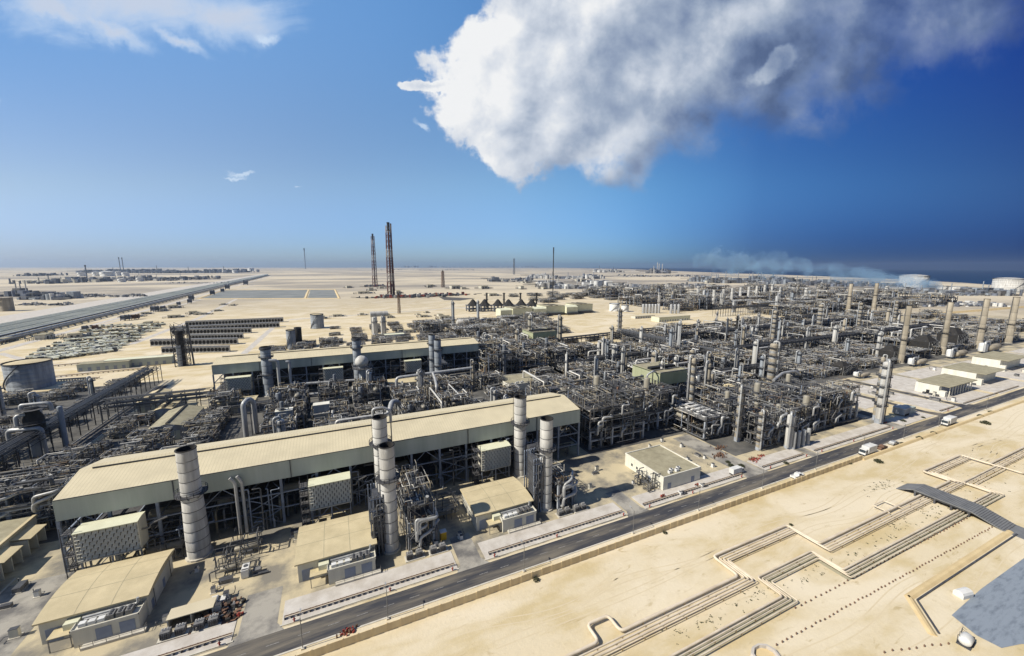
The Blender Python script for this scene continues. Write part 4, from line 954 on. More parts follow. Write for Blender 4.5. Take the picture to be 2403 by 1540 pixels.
# medium prototypes, copied across the plant
PROT = []
KINDM = ['grey pipe-filled structure', 'open structure with drums', 'fan-topped structure', 'low jumble of pipes', 'structure with slim vessels', 'low pipe manifold', 'broad fan cooler deck', 'tall narrow structure']
NAMEM = ['process_structure', 'drum_rack', 'cooler_deck', 'pipe_manifold', 'process_structure', 'pipe_manifold', 'cooler_deck', 'process_structure']
for k, (Wd, Dp, lv, npp, nv, cl, fn) in enumerate(((24, 20, 3, 110, 4, 0, False), (22, 18, 2, 90, 7, 0, False), (26, 16, 2, 90, 2, 0, True), (22, 20, 1, 120, 8, 0, False), (20, 20, 3, 100, 3, 2, False), (34, 10, 1, 100, 3, 0, False), (34, 14, 2, 80, 2, 0, True), (14, 14, 4, 80, 3, 1, False))):
    p = proc_module(NAMEM[k], 300 + k, Wd, Dp, lv, '', NAMEM[k].replace('_', ' '), npp, nv, False, (0, 0, -500), GM, cols=cl, fans=fn); PROT.append((p, Wd, Dp))
USED = set()
def place(k, x, y, lab, rz=0.0, s=(1, 1, 1), group=None):
    p = PROT[k][0]
    if k in USED: return dup(p, (x, y, 0), rz=rz, label=lab, scale=s, group=group)
    USED.add(k); p.location = (x, y, 0); p.rotation_euler = (0, 0, rz); p.scale = s; p['label'] = lab
    if group: p['group'] = group
    return p
def zone(x0, y0, x1, y1, dx, dy, kinds, where, seed, skip=(), smax=1.15, smin=.9, prob=1.0):
    q = random.Random(seed); cnt = 0; row = 0; y = y0
    while y < y1:
        x = x0 + (q.uniform(0, 3)); col = 0
        while x < x1:
            k = q.choice(kinds); W_, D_ = PROT[k][1], PROT[k][2]; s = q.uniform(smin, smax); fl = q.random() < .5
            cx, cy_ = x + dx / 2, y + dy / 2
            if q.random() < prob and not any(a < cx < c and b < cy_ < d_ for a, b, c, d_ in skip):
                lab = '%s %s, %s from left, %s row' % (KINDM[k], where, ordn(col), ordn(row))
                sx = min(1.25, (dx - 1) / W_) * s; sy = min(1.25, (dy - 1) / D_) * s
                o = place(k, x + (W_ * sx if fl else 0), y + q.uniform(-1, 1) + (D_ * sy if fl else 0), lab, PI if fl else 0, (sx, sy, s), 'process structures ' + where)
                cnt += 1; col += 1
            x += dx
        y += dy; row += 1
    return cnt
N = 0
# between the two halls
N += zone(-104, 158, -60, 262, 18, 15, (0, 1, 3, 5), 'beside the rack street', 21, smax=.85, smin=.5, skip=((-88, 214, -60, 262), (-104, 158, -78, 176)))
N += zone(-66, 160, 96, 186, 22, 13, (3, 5, 1, 3), 'backing onto the nearest hall', 22, smax=.62, smin=.45)
N += zone(-66, 186, -48, 235, 20, 20, (1, 3), 'behind the gabled sheds', 23, smax=.6, smin=.45)
N += zone(-34, 190, 56, 244, 20, 17, (1, 3, 4, 0, 7), 'between the halls', 24, smax=.85, smin=.6)
N += zone(56, 188, 96, 250, 26, 22, (1, 3, 5, 0), 'between the halls at right', 25, smax=.8, smin=.6, skip=((62, 205, 82, 240),))
# right of the halls
N += zone(98, 162, 160, 205, 25, 22, (0, 1, 4, 0, 7), 'right of the nearest hall', 26, smax=1.0, smin=.8)
N += zone(98, 262, 160, 330, 25, 22, (0, 0, 4, 7), 'right of the farther hall', 27, smax=1.15)
N += zone(130, 205, 160, 262, 25, 22, (3, 1, 5), 'behind the olive green box', 28, smax=.7, smin=.5)
N += zone(165, 185, 280, 300, 27, 24, (0, 1, 2, 3, 4, 6, 7, 0), 'in the central process area', 29, smax=.95, smin=.6)
N += zone(184, 144, 262, 185, 26, 22, (0, 1, 4, 2, 3), 'behind the road-side structures', 30, smax=.9, smin=.65)
N += zone(288, 160, 700, 345, 30, 25, (0, 1, 2, 3, 4, 5, 6, 3), 'in the wide right-hand area', 31, smax=.9, smin=.55)
N += zone(186, 300, 300, 345, 30, 22, (5, 3, 1), 'before the bright sand yard', 32, smax=.6, smin=.4)
N += zone(690, 180, 900, 340, 36, 36, (0, 1, 3, 6), 'near the right edge', 33, smax=1.0, smin=.7, prob=.7)
# behind the farther hall
N += zone(-64, 312, 160, 440, 24, 20, (3, 5, 1, 3, 0), 'behind the farther hall', 34, smax=.75, smin=.45, prob=.85)
N += zone(-10, 442, 88, 560, 24, 26, (3, 5, 1), 'around the lone grey tank', 42, smax=.6, smin=.35, prob=.6)
N += zone(90, 400, 250, 530, 30, 26, (0, 3, 1, 6), 'before the pale block buildings', 35, smax=1.0, smin=.6, prob=.85)
# left of the rack street
N += zone(-235, 205, -126, 262, 22, 19, (3, 1, 0, 5), 'left of the rack street', 36, smax=.9, smin=.6)
N += zone(-250, 262, -124, 345, 22, 18, (3, 5, 1, 3), 'far left of the street', 37, smax=.62, smin=.4, skip=((-215, 335, -160, 400),))
N += zone(-160, 156, -118, 205, 25, 22, (0, 1, 3), 'at the lower left edge', 38, smax=.8, smin=.6)
# far right band and its continuation towards the coast
N += zone(560, 380, 1250, 700, 52, 46, (0, 1, 2, 4, 6, 3), 'in the farther process trains', 39, smax=1.7, smin=1.1, prob=.8, skip=((440, 360, 690, 520),))
N += zone(620, 545, 1400, 900, 75, 80, (0, 1, 6, 7, 4), 'in the hazy far area', 40, smax=2.0, smin=1.3, prob=.62, skip=((560, 380, 1250, 700),))
N += zone(420, 760, 1000, 1000, 60, 60, (3, 1, 0), 'in the far middle distance', 41, smax=1.2, smin=.6, prob=.6)

# pipe racks
rack('pipe_rack', -118, 186, -118, 345, 7, 11.5, 'tall dark pipe rack marching along the street left of the halls', 2, 7, False, bay=6.5)
rack('pipe_rack', -117, 140, -117, 184, 6, 9.5, 'stretch of dark rack crossing the lower left piping area', 2, 6, False)
rack('pipe_rack', -66, 248, 92, 248, 5, 5, 'low pipe rack running along the front of the farther hall', 1, 6, True)
rack('pipe_rack', -112, 262, -66, 262, 6, 12, 'cross rack joining the rack street to the left end of the farther hall', 3, 5, True)
rack('pipe_rack', 60, 182, 130, 182, 9, 5.5, 'broad low rack with closely spaced crossbeams right behind the nearest hall', 1, 7, True, bay=2.2)
for i, (a, b, c, d_, w, h, lab) in enumerate(((165, 176, 300, 176, 6, 11, 'pipe rack crossing right behind the near process structures'), (165, 240, 300, 240, 7, 12, 'pipe rack through the middle of the central process area'), (284, 160, 284, 345, 8, 12, 'pipe rack running back beside the pale side street'), (300, 222, 690, 222, 7, 12, 'long front rack in the wide right-hand process area'), (300, 292, 690, 292, 7, 12, 'long rear rack in the wide right-hand process area'), (100, 330, 300, 350, 7, 7, 'low rack edging the bright sand yard'), (560, 440, 1200, 440, 10, 15, 'far rack through the farther process trains'), (300, 348, 700, 348, 7, 8, 'rack along the far edge of the right-hand process area'))):
    rack('pipe_rack', a, b, c, d_, w, h, lab, 2, 6, False)

# ---------------------------------------------------------------- ground points read off the view plan
ZN = {'A': (0, 1150, 1.9925), 'B': (700, 1150, 1.9925), 'C': (1400, 1150, 1.9925), 'D': (2200, 1150, 1.9925), 'E': (0, 750, 3.08), 'F': (550, 900, 3.4215), 'G': (1100, 750, 3.08), 'H': (1650, 750, 3.08), 'I': (2250, 750, 2.8), 'J': (1600, 1000, 3.08)}
def g(k, x, y, z=0):
    a, b, s = ZN[k]; u_, v_ = (a + x / s) * .80067, (b + y / s) * .80067
    r = r2 * (u_ - 1201) + u2 * (770 - v_) + fw * F; t = (z - H) / r.z; return (r.x * t, r.y * t)
def hg(k, x, y, yt):
    X, Y = g(k, x, y); lo, hi = 0, 400
    a, b, s = ZN[k]; vt = (b + yt / s) * .80067
    for _ in range(40):
        m = (lo + hi) / 2; p = Vector((X, Y, m - H)); v_ = 770 - p.dot(u2) / p.dot(fw) * F
        if v_ > vt: lo = m
        else: hi = m
    return m

mat('header_clad', (.62, .61, .58), (.50, .49, .46), .6, .4, .2)
# process towers (slim columns with platforms), read as zone, base x, base y, top y, diameter, material, platforms, label
def tower(x, y, h, d, lab, m='vessel', plats=4, grp='process towers', over=True, n=14, bands=False):
    t = thing('process_tower', lab, 'tower', (x, y, 0), grp); q = random.Random(int(x * 13 + y)); r = d / 2
    b = MB().use('fireproof').lathe(0, 0, [(r * 1.08, 0), (r * 1.05, h * .08)], n).use(m).vcyl(0, 0, h * .06, h, r, n, True)
    if bands:
        for i in range(7): z = h * (.15 + i * .11); b.use('alu').lathe(0, 0, [(r * 1.02, z), (r * 1.04, z + h * .045)], n)
    obj('shell', b, t)
    for i in range(plats):
        z = h * (.3 + .62 * i / max(1, plats - 1) if plats > 1 else .7); p = MB().use('grating').lathe(0, 0, [(r, z - .2), (r + 1.2, z - .15), (r + 1.2, z), (r, z)], 12, False)
        p.use('steel_dark').rail([((r + 1.1) * math.cos(2 * PI * k / 9), (r + 1.1) * math.sin(2 * PI * k / 9)) for k in range(10)], z, 1.1, .12, False); obj('platform', p, t)
    if over:
        a = q.uniform(2.5, 5.5); c_, s_ = math.cos(a), math.sin(a); R = r + .7
        obj('overhead_pipe', MB().use('alu').tube([(0, 0, h), (0, 0, h + 1.2), (R * c_, R * s_, h + 1.2), (R * c_, R * s_, 1)], min(.5, r * .35), 7), t)
        a += 1.4; c_, s_ = math.cos(a), math.sin(a); obj('ladder', MB().use('steel_dark').bar(((r + .3) * c_, (r + .3) * s_, 1), ((r + .3) * c_, (r + .3) * s_, h), .35), t)
    return t
TW = [('D', 215, 325, 130, 3.0, 'stack_light', 1, 'short bright column standing at the pavement edge right of the blackened pipe structure'),
      ('I', 905, 1372, 870, 3.4, 'stack_light', 5, 'thicker pale silo of the twin tower at the road'), ('I', 868, 1345, 830, 1.5, 'stack_tan', 4, 'slim beige pipe-topped column of the twin tower at the road'),
      ('J', 960, 420, 100, 3.8, 'stack_tan', 2, 'thick beige column left of the olive green cladding box'), ('J', 1290, 700, 150, 3.4, 'stack_tan', 5, 'tall beige ringed column right of the olive green cladding box'),
      ('J', 1040 + 680, 900, 420, 2.4, 'stack_tan', 4, 'ringed column rising from the low dark deck by the yard'), ('J', 1910, 980, 640, 2.0, 'stack_tan', 4, 'narrow ringed column in the blackened corner structure'),
      ('J', 2010, 470, 20, 4.2, 'stack_tan', 5, 'broadest beige column in the central process area, long pale pipe leaving its side'), ('H', 1890, 1180, 780, 3.4, 'vessel', 4, 'ringed column beside the broadest beige column'),
      ('H', 1030, 930, 590, 2.4, 'alu', 2, 'tall twin silver column right of the middle green shelter'), ('H', 1005, 860, 610, 1.3, 'alu', 1, 'thin silver column twinned with the tall silver one'),
      ('H', 1545, 860, 540, 1.8, 'soot', 3, 'dark slim column with a flared head before the bright sand yard'), ('H', 1885, 760, 530, 5, 'stack_tan', 4, 'ringed column at the right end of the bright sand yard'),
      ('H', 505, 700, 480, 5, 'stack_tan', 4, 'ringed column left of the white horizontal shed'), ('H', 430, 860, 640, 2.6, 'vessel', 2, 'grey column left of centre in the central process area'),
      ('H', 380, 1020, 800, 1.9, 'stack_light', 1, 'white footed column behind the tan storage mound'), ('H', 1120 + 170, 1100, 880, 2.4, 'vessel', 3, 'grey column behind the olive green cladding box'),
      ('I', 35, 700, 450, 5, 'stack_tan', 5, 'first banded column from the left in the right-hand row of banded columns'), ('I', 410, 620, 400, 5, 'stack_tan', 5, 'second banded column in the right-hand row of banded columns'),
      ('I', 735, 600, 385, 5, 'stack_tan', 5, 'third banded column in the right-hand row of banded columns'), ('I', 1030, 560, 370, 5, 'stack_tan', 5, 'fourth banded column in the right-hand row of banded columns'),
      ('I', 90, 400, 260, 6, 'stack_light', 4, 'pale far banded column left of the two tan stacks'), ('I', 300, 400, 265, 6, 'stack_light', 4, 'second far banded column left of the two tan stacks'), ('I', 25, 350, 235, 5, 'stack_light', 3, 'leftmost far banded column before the smoke'),
      ('I', 430, 300, 220, 5, 'stack_light', 2, 'slim far column left of the nearer tan stack'), ('I', 960, 350, 250, 7, 'stack_light', 2, 'stout far column right of the two tan stacks'), ('I', 500, 380, 320, 7, 'white', 0, 'short white far vessel left of the nearer tan stack'),
      ('G', 705, 650, 415, 3, 'stack_blue', 2, 'left one of the two bare grey columns behind the pale crossing pipes'), ('G', 925, 630, 405, 3, 'stack_blue', 2, 'right one of the two bare grey columns behind the pale crossing pipes'),
      ('G', 1390, 860, 540, 3.6, 'vessel', 4, 'stained column at the left end of the green shelter'), ('G', 1665, 840, 545, 3.4, 'vessel', 4, 'stained column at the right end of the green shelter'),
      ('F', 1720, 540, 320, 4.4, 'stack_blue', 1, 'blue grey column carrying a black burner head behind the farther hall')]
for k, x, y, yt, d_, m, pl, lab in TW:
    X, Y = g(k, x, y); h = hg(k, x, y, yt); tower(X, Y, min(h, 60), d_, lab, m, pl, bands=(m == 'stack_tan' and pl >= 4))
# tall stacks in the right-hand process area
GT = 'plain tan heater stacks'
for k, x, y, yt, d_, lab, m in (('I', 1085, 880, 410, 4.4, 'tan heater stack, first and nearest of the row beside the pale yards', 'stack_tan'), ('I', 1425, 810, 380, 4.8, 'tan heater stack, second of the row beside the pale yards', 'stack_tan'), ('I', 1722, 760, 355, 5.4, 'tan heater stack, third of the row beside the pale yards', 'stack_tan'), ('I', 1965, 715, 340, 6.2, 'darkest tan heater stack, last of the row at the right edge', 'stack_tan'),
                        ('I', 650, 480, 230, 6.6, 'pale tan stack in the haze, left one of the far pair', 'stack_tan'), ('I', 860, 465, 225, 6.8, 'pale tan stack in the haze, right one of the far pair', 'stack_tan')):
    X, Y = g(k, x, y); stack(X, Y, hg(k, x, y, yt), d_, lab, m, (.42,) if x > 1000 else (.6,), .82, 6, group=GT, name='heater_stack')
for i in range(8):
    u_ = i / 7; x, y = 1350 + (1880 - 1350) * u_ ** .93, 470 - 90 * u_; X, Y = g('H', x, y); stack(X, Y, 36, 6.2, 'grey far heater stack, %s from left of eight beyond the sand yard' % ordn(i), 'stack_light', (), .9, 5, group='row of eight far heater stacks', name='heater_stack')
for i, x in enumerate((1005, 1160, 1308, 1452)):
    X, Y = g('G', x, 470); stack(X, Y, hg('G', x, 470, 335), 3.2, 'dark banded furnace stack, %s from the left of four behind the fan pyramids' % ordn(i), 'soot', (.55, .95), 1, 5, group='four dark furnace stacks', name='furnace_stack')
# furnaces with domed drums in front of the tan stacks
for i, (x, y) in enumerate(((g('I', 1250, 900)), (g('I', 1570, 835)), (g('I', 1840, 790)), (g('I', 790, 1000)))):
    w = ('before the %s tan stack of the row' % ORD[i]) if i < 3 else 'by the pale yard corner, nearest of its kind'
    t = thing('horizontal_vessel', 'tan horizontal vessel lying ' + w, 'vessel', (x, y, 0), 'horizontal vessels before the heater stacks'); s = .85 + .2 * i if i < 3 else .6
    obj('shell', MB().use('stack_tan').drum((-9 * s, 0, 4 * s), (8 * s, 0, 4 * s), 2.3 * s, 14), t); obj('saddle', MB().use('fireproof').box(-6 * s, -2 * s, 0, -5 * s, 2 * s, 3 * s).box(4 * s, -2 * s, 0, 5 * s, 2 * s, 3 * s), t)
    obj('dome_vessel', MB().use('white').vcyl(-13 * s, 2, 2, 8 * s, 2.4 * s, 14, True), t)
    obj('loop_pipe', MB().use('alu').tube([(-16 * s, 0, 2), (-16 * s, 0, 9 * s), (-8 * s, 0, 9 * s), (-8 * s, 0, 5 * s)], .7 * s, 8), t)
    t = thing('fired_heater', 'black fired heater box ' + w, 'heater', (x - 4, y + 16 * s, 0), 'black fired heaters'); hb = MB().use('soot').hexa([(-8 * s, 0, 0), (8 * s, 0, 0), (8 * s, 12 * s, 0), (-8 * s, 12 * s, 0), (-8 * s, 0, 11 * s), (8 * s, 0, 11 * s), (8 * s, 12 * s, 11 * s), (-8 * s, 12 * s, 11 * s)])
    hb.hexa([(-8 * s, 0, 11 * s), (8 * s, 0, 11 * s), (8 * s, 12 * s, 11 * s), (-8 * s, 12 * s, 11 * s), (-3 * s, 4 * s, 16 * s), (3 * s, 4 * s, 16 * s), (3 * s, 8 * s, 16 * s), (-3 * s, 8 * s, 16 * s)]); obj('casing', hb, t)
    fr = MB().use('steel')
    for a in range(6): fr.bar((-8.3 * s + a * 3.3 * s, -.4, 0), (-8.3 * s + a * 3.3 * s, -.4, 11.5 * s), .35)
    for z in (4, 8, 11.5): fr.bar((-9 * s, -.5, z * s), (9 * s, -.5, z * s), .3)
    obj('frame', fr, t)
    for a in range(6): obj('duct', MB().use('pipe').tube([(-7 * s + a * 2.8 * s, -1.2, 1), (-7 * s + a * 2.8 * s, -1.2, (5 + a) * s), (-7 * s + a * 2.8 * s, 3, (12 + a * .5) * s)], .4 * s, 6), t)
# tanks
def tank(x, y, r, h, lab, m='stack_blue', dome=.12, grp='storage tanks'):
    m = 'stack_light' if m == 'white' and x > 1000 else m
    t = thing('storage_tank', lab, 'tank', (x, y, 0), grp); n = 40 if r > 5 else 20
    b = MB().use(m)
    for i in range(6): b.lathe(0, 0, [(r, h * i / 6), (r, h * (i + 1) / 6 - .05), (r * .995, h * (i + 1) / 6)], n)
    r_ = r; obj('shell', b, t); obj('roof', MB().use('roof_tan' if m == 'stack_blue' else m).lathe(0, 0, [(r * 1.01, h), (r * .7, h + r * dome * .6), (r * .3, h + r * dome * .93), (.01, h + r * dome)], n), t)
    obj('rim_rail', MB().use('steel_dark').lathe(0, 0, [(r * 1.01, h), (r * 1.03, h + .1), (r * 1.03, h + .9), (r * 1.01, h + .9)], n, False), t)
    st = MB().use('steel_dark')
    for k in range(16): a = 3.4 + k * .09; c = 3.4 + (k + 1) * .09; st.bar(((r + .6) * math.cos(a), (r + .6) * math.sin(a), h * k / 16), ((r + .6) * math.cos(c), (r + .6) * math.sin(c), h * (k + 1) / 16), .8, .25)
    obj('spiral_stair', st, t); return t
def tk(k, xl, xr, y, yt, lab, **kw):
    a = g(k, xl, y); b = g(k, xr, y); X, Y = (a[0] + b[0]) / 2, (a[1] + b[1]) / 2; r = math.dist(a, b) / 2 * (.86 if X > 1000 else .96); Y += r * .4
    return tank(X, Y, r, min(60, hg(k, (xl + xr) / 2, y, yt)), lab, **kw)
tk('E', 95, 405, 1200, 975, 'large blue grey storage tank with tan roof at the left picture edge')
tk('F', 1240, 1365, 215, 80, 'grey storage tank with a rusty rim behind the farther hall, alone on sand')
tk('F', 1000, 1085, 420, 240, 'tall grey standing tank just behind the farther hall, beside a dark twin')
tk('F', 1080, 1150, 400, 215, 'dark grey tall tank touching the grey standing tank', m='soot')
tk('H', 530, 600, 505, 450, 'squat white tank right of the pale block buildings', m='white'); tk('H', 425, 520, 500, 435, 'larger squat white tank, left neighbour of the squat white tank', m='white')
tk('I', 1135, 1335, 255, 165, 'white domed storage tank before the sea, smoke drifting behind it', m='white', grp='large white tanks by the sea')
tk('I', 1915, 2110, 300, 190, 'white storage tank with dark rim at the right edge before the sea', m='white', grp='large white tanks by the sea')
tk('I', 1405, 1480, 290, 250, 'small low white tank right of the domed tank by the sea', m='white', grp='large white tanks by the sea'); tk('I', 1525, 1640, 300, 255, 'wide low white tank between the two big tanks by the sea', m='white', grp='large white tanks by the sea')
for i, (xl, xr, y, yt) in enumerate(((700, 760, 185, 150), (835, 895, 185, 148), (905, 1020, 185, 145), (1040, 1090, 180, 142), (1100, 1160, 185, 150), (1065, 1125, 238, 208), (1230, 1285, 232, 198))):
    tk('E', xl, xr, y, yt, 'white tank of the hazy far left plant, %s from its left end' % ordn(i), m='white', grp='white tanks of the far left plant')
for i, (xl, xr, y, yt) in enumerate(((1945, 1985, 152, 130), (2005, 2040, 155, 133), (2095, 2145, 155, 132), (2235, 2290, 135, 112))):
    tk('E', xl, xr, y, yt, 'tiny white tank on the far horizon, %s from the left of four' % ordn(i), m='white', grp='white tanks on the horizon')
tk('E', 0, 100, 500, 385, 'stained brown tank cut by the left edge beyond the pipe corridor', m='stack_tan')
for i, (x, y) in enumerate([(720 + 28 * k, 518) for k in range(6)] + [(972 + 33 * k, 520) for k in range(3)]):
    X, Y = g('H', x, y); tower(X, Y, 16, 4.6, 'silver upright storage bullet, %s from the left of nine behind the horizontal shed' % ordn(i), 'alu', 0, 'upright silver bullets', over=False)
# desalination pair and burner behind the farther hall
for i, x in enumerate((1880, 1965)): X, Y = g('F', x, 275); tower(X, Y, hg('F', x, 275, 95), 6, 'pale twin chamber tower behind the farther hall, the %s of the pair' % ('left' if not i else 'right'), 'stack_light', 1)
X, Y = g('F', 1910, 270); single('crossover_duct', MB().use('stack_light').tube([(-8, 0, 24), (12, 0, 24)], 3.2, 12), 'fat horizontal duct joining the twin chamber towers', 'duct', (X, Y, 0))
X, Y = g('E', 1655, 990); t = thing('gas_flare_tower', 'black latticed burner tower left of the farther hall', 'tower', (X, Y, 0)); h = hg('E', 1655, 990, 620)
obj('shell', MB().use('soot').vcyl(0, 0, 0, h * .85, 2.4, 12).use('stack_blue').vcyl(-1, -2.6, 0, h * .5, 1.6, 12), t); fr = MB().use('steel_dark')
for a, b in ((-4, -4), (4, -4), (4, 4), (-4, 4)): fr.bar((a, b, 0), (a, b, h), .5)
for z in range(0, int(h), 5):
    for (a, b), (c, d_) in (((-4, -4), (4, -4)), ((4, -4), (4, 4)), ((4, 4), (-4, 4)), ((-4, 4), (-4, -4))): fr.bar((a, b, z), (c, d_, z), .35); fr.bar((a, b, z), (c, d_, z + 5), .25)
fr.bar((7, 0, 0), (6, 0, h * 1.0), 1.0); obj('lattice', fr, t)
X, Y = g('A', 235, 365); h = 21
t = thing('acid_gas_tower', 'dark brown ringed tower with looping ducts at the left edge above the workshop', 'tower', (X, Y, 0))
obj('shell', MB().use('stack_blue').vcyl(0, 0, 0, h * .5, 2.2, 16).use('soot').lathe(0, 0, [(3.2, h * .48), (3.2, h * .8), (2.2, h * .9), (2.2, h), (0.01, h)], 16), t)
obj('duct', MB().use('alu').tube([(-7, -2, 2), (-7, -2, h * .62), (-1, -3.4, h * .62), (3.6, -3.4, h * .62), (3.6, -3.4, 1)], .8, 10), t); obj('duct', MB().use('alu').tube([(-3, 0, h), (-3, 0, h + 1.5), (6, 0, h + 1.5), (6, 0, h - 2)], .7, 10), t); obj('duct', MB().use('alu').tube([(-3.5, -3, h * .7), (-3.5, -3, h * .9), (-1, -2, h * .9)], .7, 10), t)
for z in (.45, .7, .98): p = MB().use('grating').lathe(0, 0, [(2.2, h * z - .2), (4.6, h * z - .1), (4.6, h * z), (2.2, h * z)], 12, False); p.use('steel_dark').rail([(4.5 * math.cos(2 * PI * k / 9), 4.5 * math.sin(2 * PI * k / 9)) for k in range(10)], h * z, 1.1, .12, False); obj('platform', p, t)
obj('slim_column', MB().use('stack_blue').vcyl(7.5, 2, 0, h * .95, .9, 12, True), t)

# ---------------------------------------------------------------- flare towers
def flare(X, Y, h, w, lab, m, two=False, lat=True):
    t = thing('flare_tower', lab, 'flare tower', (X, Y, 0), 'flare towers'); r = w / 2
    b = MB().use(m).tube([(0, 0, 0), (0, 0, h)], r * .35, 10)
    if two: b.tube([(r * .8, 0, 0), (r * .8, 0, h)], r * .3, 10)
    obj('riser', b, t); obj('tip', MB().use('soot').tube([(0, 0, h), (0, 0, h * 1.015)], r * .5, 10).tube([(0, 0, h * .90), (0, 0, h)], r * .42, 10), t)
    if lat:
        fr = MB().use(m); k = 14; q = [(-1, -1), (1, -1), (1, 1), (-1, 1)]
        for i in range(k):
            z0, z1 = h * .97 * i / k, h * .97 * (i + 1) / k; s0 = r * (1.15 - .4 * i / k); s1 = r * (1.15 - .4 * (i + 1) / k)
            for j in range(4):
                a, c = q[j], q[(j + 1) % 4]; th = w * .055
                fr.bar((a[0] * s0, a[1] * s0, z0), (a[0] * s1, a[1] * s1, z1), th * 1.4); fr.bar((a[0] * s0, a[1] * s0, z0), (c[0] * s0, c[1] * s0, z0), th); fr.bar((a[0] * s0, a[1] * s0, z0), (c[0] * s1, c[1] * s1, z1), th)
        obj('lattice', fr, t)
    return t
X, Y = g('G', 130, 370); X, Y = 135.4, 1072.8; flare(X, Y, 188, 15, 'tallest red and white banded flare tower, in front of its thinner twin', 'tower_band', True)
flare(150, 1672, 203, 15, 'second flare tower, paler and thinner, left behind the tallest flare', 'tower_band')
flare(469, 805, 122, 6, 'single dark slender flare mast right of the tall pair', 'soot', False, False)
X, Y = g('G', 610, 285); flare(X, Y, hg('G', 610, 285, 135), 10, 'short stubby brown flare on open sand', 'rust')
for k, x, y, yt, w, lab in (('G', 1250, 170, 25, 14, 'thin lattice mast near the horizon right of the short flare'), ('E', 785, 200, 85, 20, 'dark flare on the far left plant'), ('E', 1090, 150, 15, 24, 'left one of two far slender chimneys on the horizon'), ('E', 1118, 150, 18, 24, 'right one of two far slender chimneys on the horizon'), ('E', 440, 225, 165, 12, 'small dark mast left of the far left plant')):
    X, Y = g(k, x, y); flare(X, Y, hg(k, x, y, yt), w, lab, 'far_dark', False, x == 1250)
X, Y = g('F', 2130, 150); t = flare(g('G', 215, 520)[0], g('G', 215, 520)[1], 34, 4, 'thin red lattice mast just left of the standing grey columns', 'rust')
flare(-700, 12500, 560, 60, 'tiny mast on the horizon left of the tall flares', 'far_dark', False, False)
for i, (X, Y) in enumerate(((135, 1050), (150, 1640), (210, 1040), (270, 1060))):
    q = random.Random(i + 60); b = MB()
    for k in range(70):
        a, c = q.gauss(0, 28), q.gauss(0, 14); b.use(q.choice(('tower_red', 'far_dark', 'steel', 'stack_light'))).cbox(a, c, 0, q.uniform(2, 9), q.uniform(2, 6), q.uniform(2, 9))
        b.use('steel').bar((a, c, 2), (a + q.uniform(-25, 25), c, 3), 1.2)
    single('flare_yard', b, ('red framed knock-out yard at the foot of the tallest flare', 'red framed yard at the foot of the thinner flare', 'dark equipment yard right of the tallest flare', 'low dark equipment right of the flare yards')[i], 'equipment yard', (X, Y, 0), 'equipment at the flare feet')

# ---------------------------------------------------------------- pipe corridor to the horizon (left)
def strip(pl, pr, name, m, z): struct(name, MB().use(m).sheet([*pl, *pr[::-1]], z))
cL = [g('E', 0, 600), g('E', 403 * 3.85, 345), g('E', 2310, 175)]; far = (-520, 2520)
A0, A1 = Vector(g('E', 0, 620)).to_3d(), Vector(g('E', 2200, 205)).to_3d(); B0, B1 = Vector(g('E', 0, 735)).to_3d(), Vector(g('E', 2200, 222)).to_3d(); C0, C1 = Vector(g('E', 0, 805)).to_3d(), Vector(g('E', 2230, 233)).to_3d()
def ext(a, b, t): return a + (b - a) * t
A1, B1, C1 = ext(A0, A1, 1.75), ext(B0, B1, 1.75), ext(C0, C1, 1.75)
struct('corridor_road', MB().use('pad').sheet([ext(A0, A1, -.15)[:2][0:2] and tuple(ext(A0, A1, -.15) + Vector((-60, 0, 0)))[:2], tuple(ext(A0, A1, -.15) + Vector((-4, 0, 0)))[:2], tuple(A1 + Vector((-6, 0, 0)))[:2], tuple(A1 + Vector((-50, 0, 0)))[:2]], .10))
struct('corridor_path', MB().use('pad').sheet([tuple(ext(C0, C1, -.1) + Vector((14, 0, 0)))[:2], tuple(ext(C0, C1, -.1) + Vector((22, 0, 0)))[:2], tuple(C1 + Vector((24, 0, 0)))[:2], tuple(C1 + Vector((12, 0, 0)))[:2]], .10))
t = thing('corridor_pipe_rack', 'broad pale green-grey bank of parallel pipes running from the left edge to the horizon', 'pipe rack', group='long parallel pipe banks')
mat('pipe_pale', (.56, .57, .49), (.42, .43, .37), .02, .7, isl=.35)
for i in range(11):
    u_ = (i + .5) / 11; a = ext(A0, A1, -.1).lerp(ext(B0, B1, -.1), u_); b = A1.lerp(B1, u_); obj('pipe', MB().use('pipe_pale').tube([a + Vector((0, 0, 1.1)), b + Vector((0, 0, 1.1))], 1.3 if i % 4 else .8, 6), t)
sp = MB().use('steel')
for k in range(70): u_ = k / 70; sp.bar(A0.lerp(A1, u_ ** 1.4) + Vector((0, 0, .5)), B0.lerp(B1, u_ ** 1.4) + Vector((0, 0, .5)), .8)
obj('sleeper', sp, t)
t = thing('corridor_pipe_rack', 'darker elevated rack of silver pipes on the near side of the long parallel pipe bank', 'pipe rack', group='long parallel pipe banks')
for i in range(6):
    u_ = (i + .5) / 6; a = ext(B0, B1, -.1).lerp(ext(C0, C1, -.1), u_); b = B1.lerp(C1, u_); z = 3 if i % 2 else 2; obj('pipe', MB().use('steel_dark' if i % 3 == 1 else ('steel' if i % 3 else 'alu')).tube([a + Vector((0, 0, z)), b + Vector((0, 0, z))], 1.0, 6), t)
sp = MB().use('steel_dark')
for k in range(110):
    u_ = (k / 110) ** 1.35; a, b = B0.lerp(B1, u_), C0.lerp(C1, u_)
    for z in (1.4,): sp.bar(a + Vector((0, 0, z)), b + Vector((0, 0, z)), .8)
    pass
obj('steel_frame', sp, t)
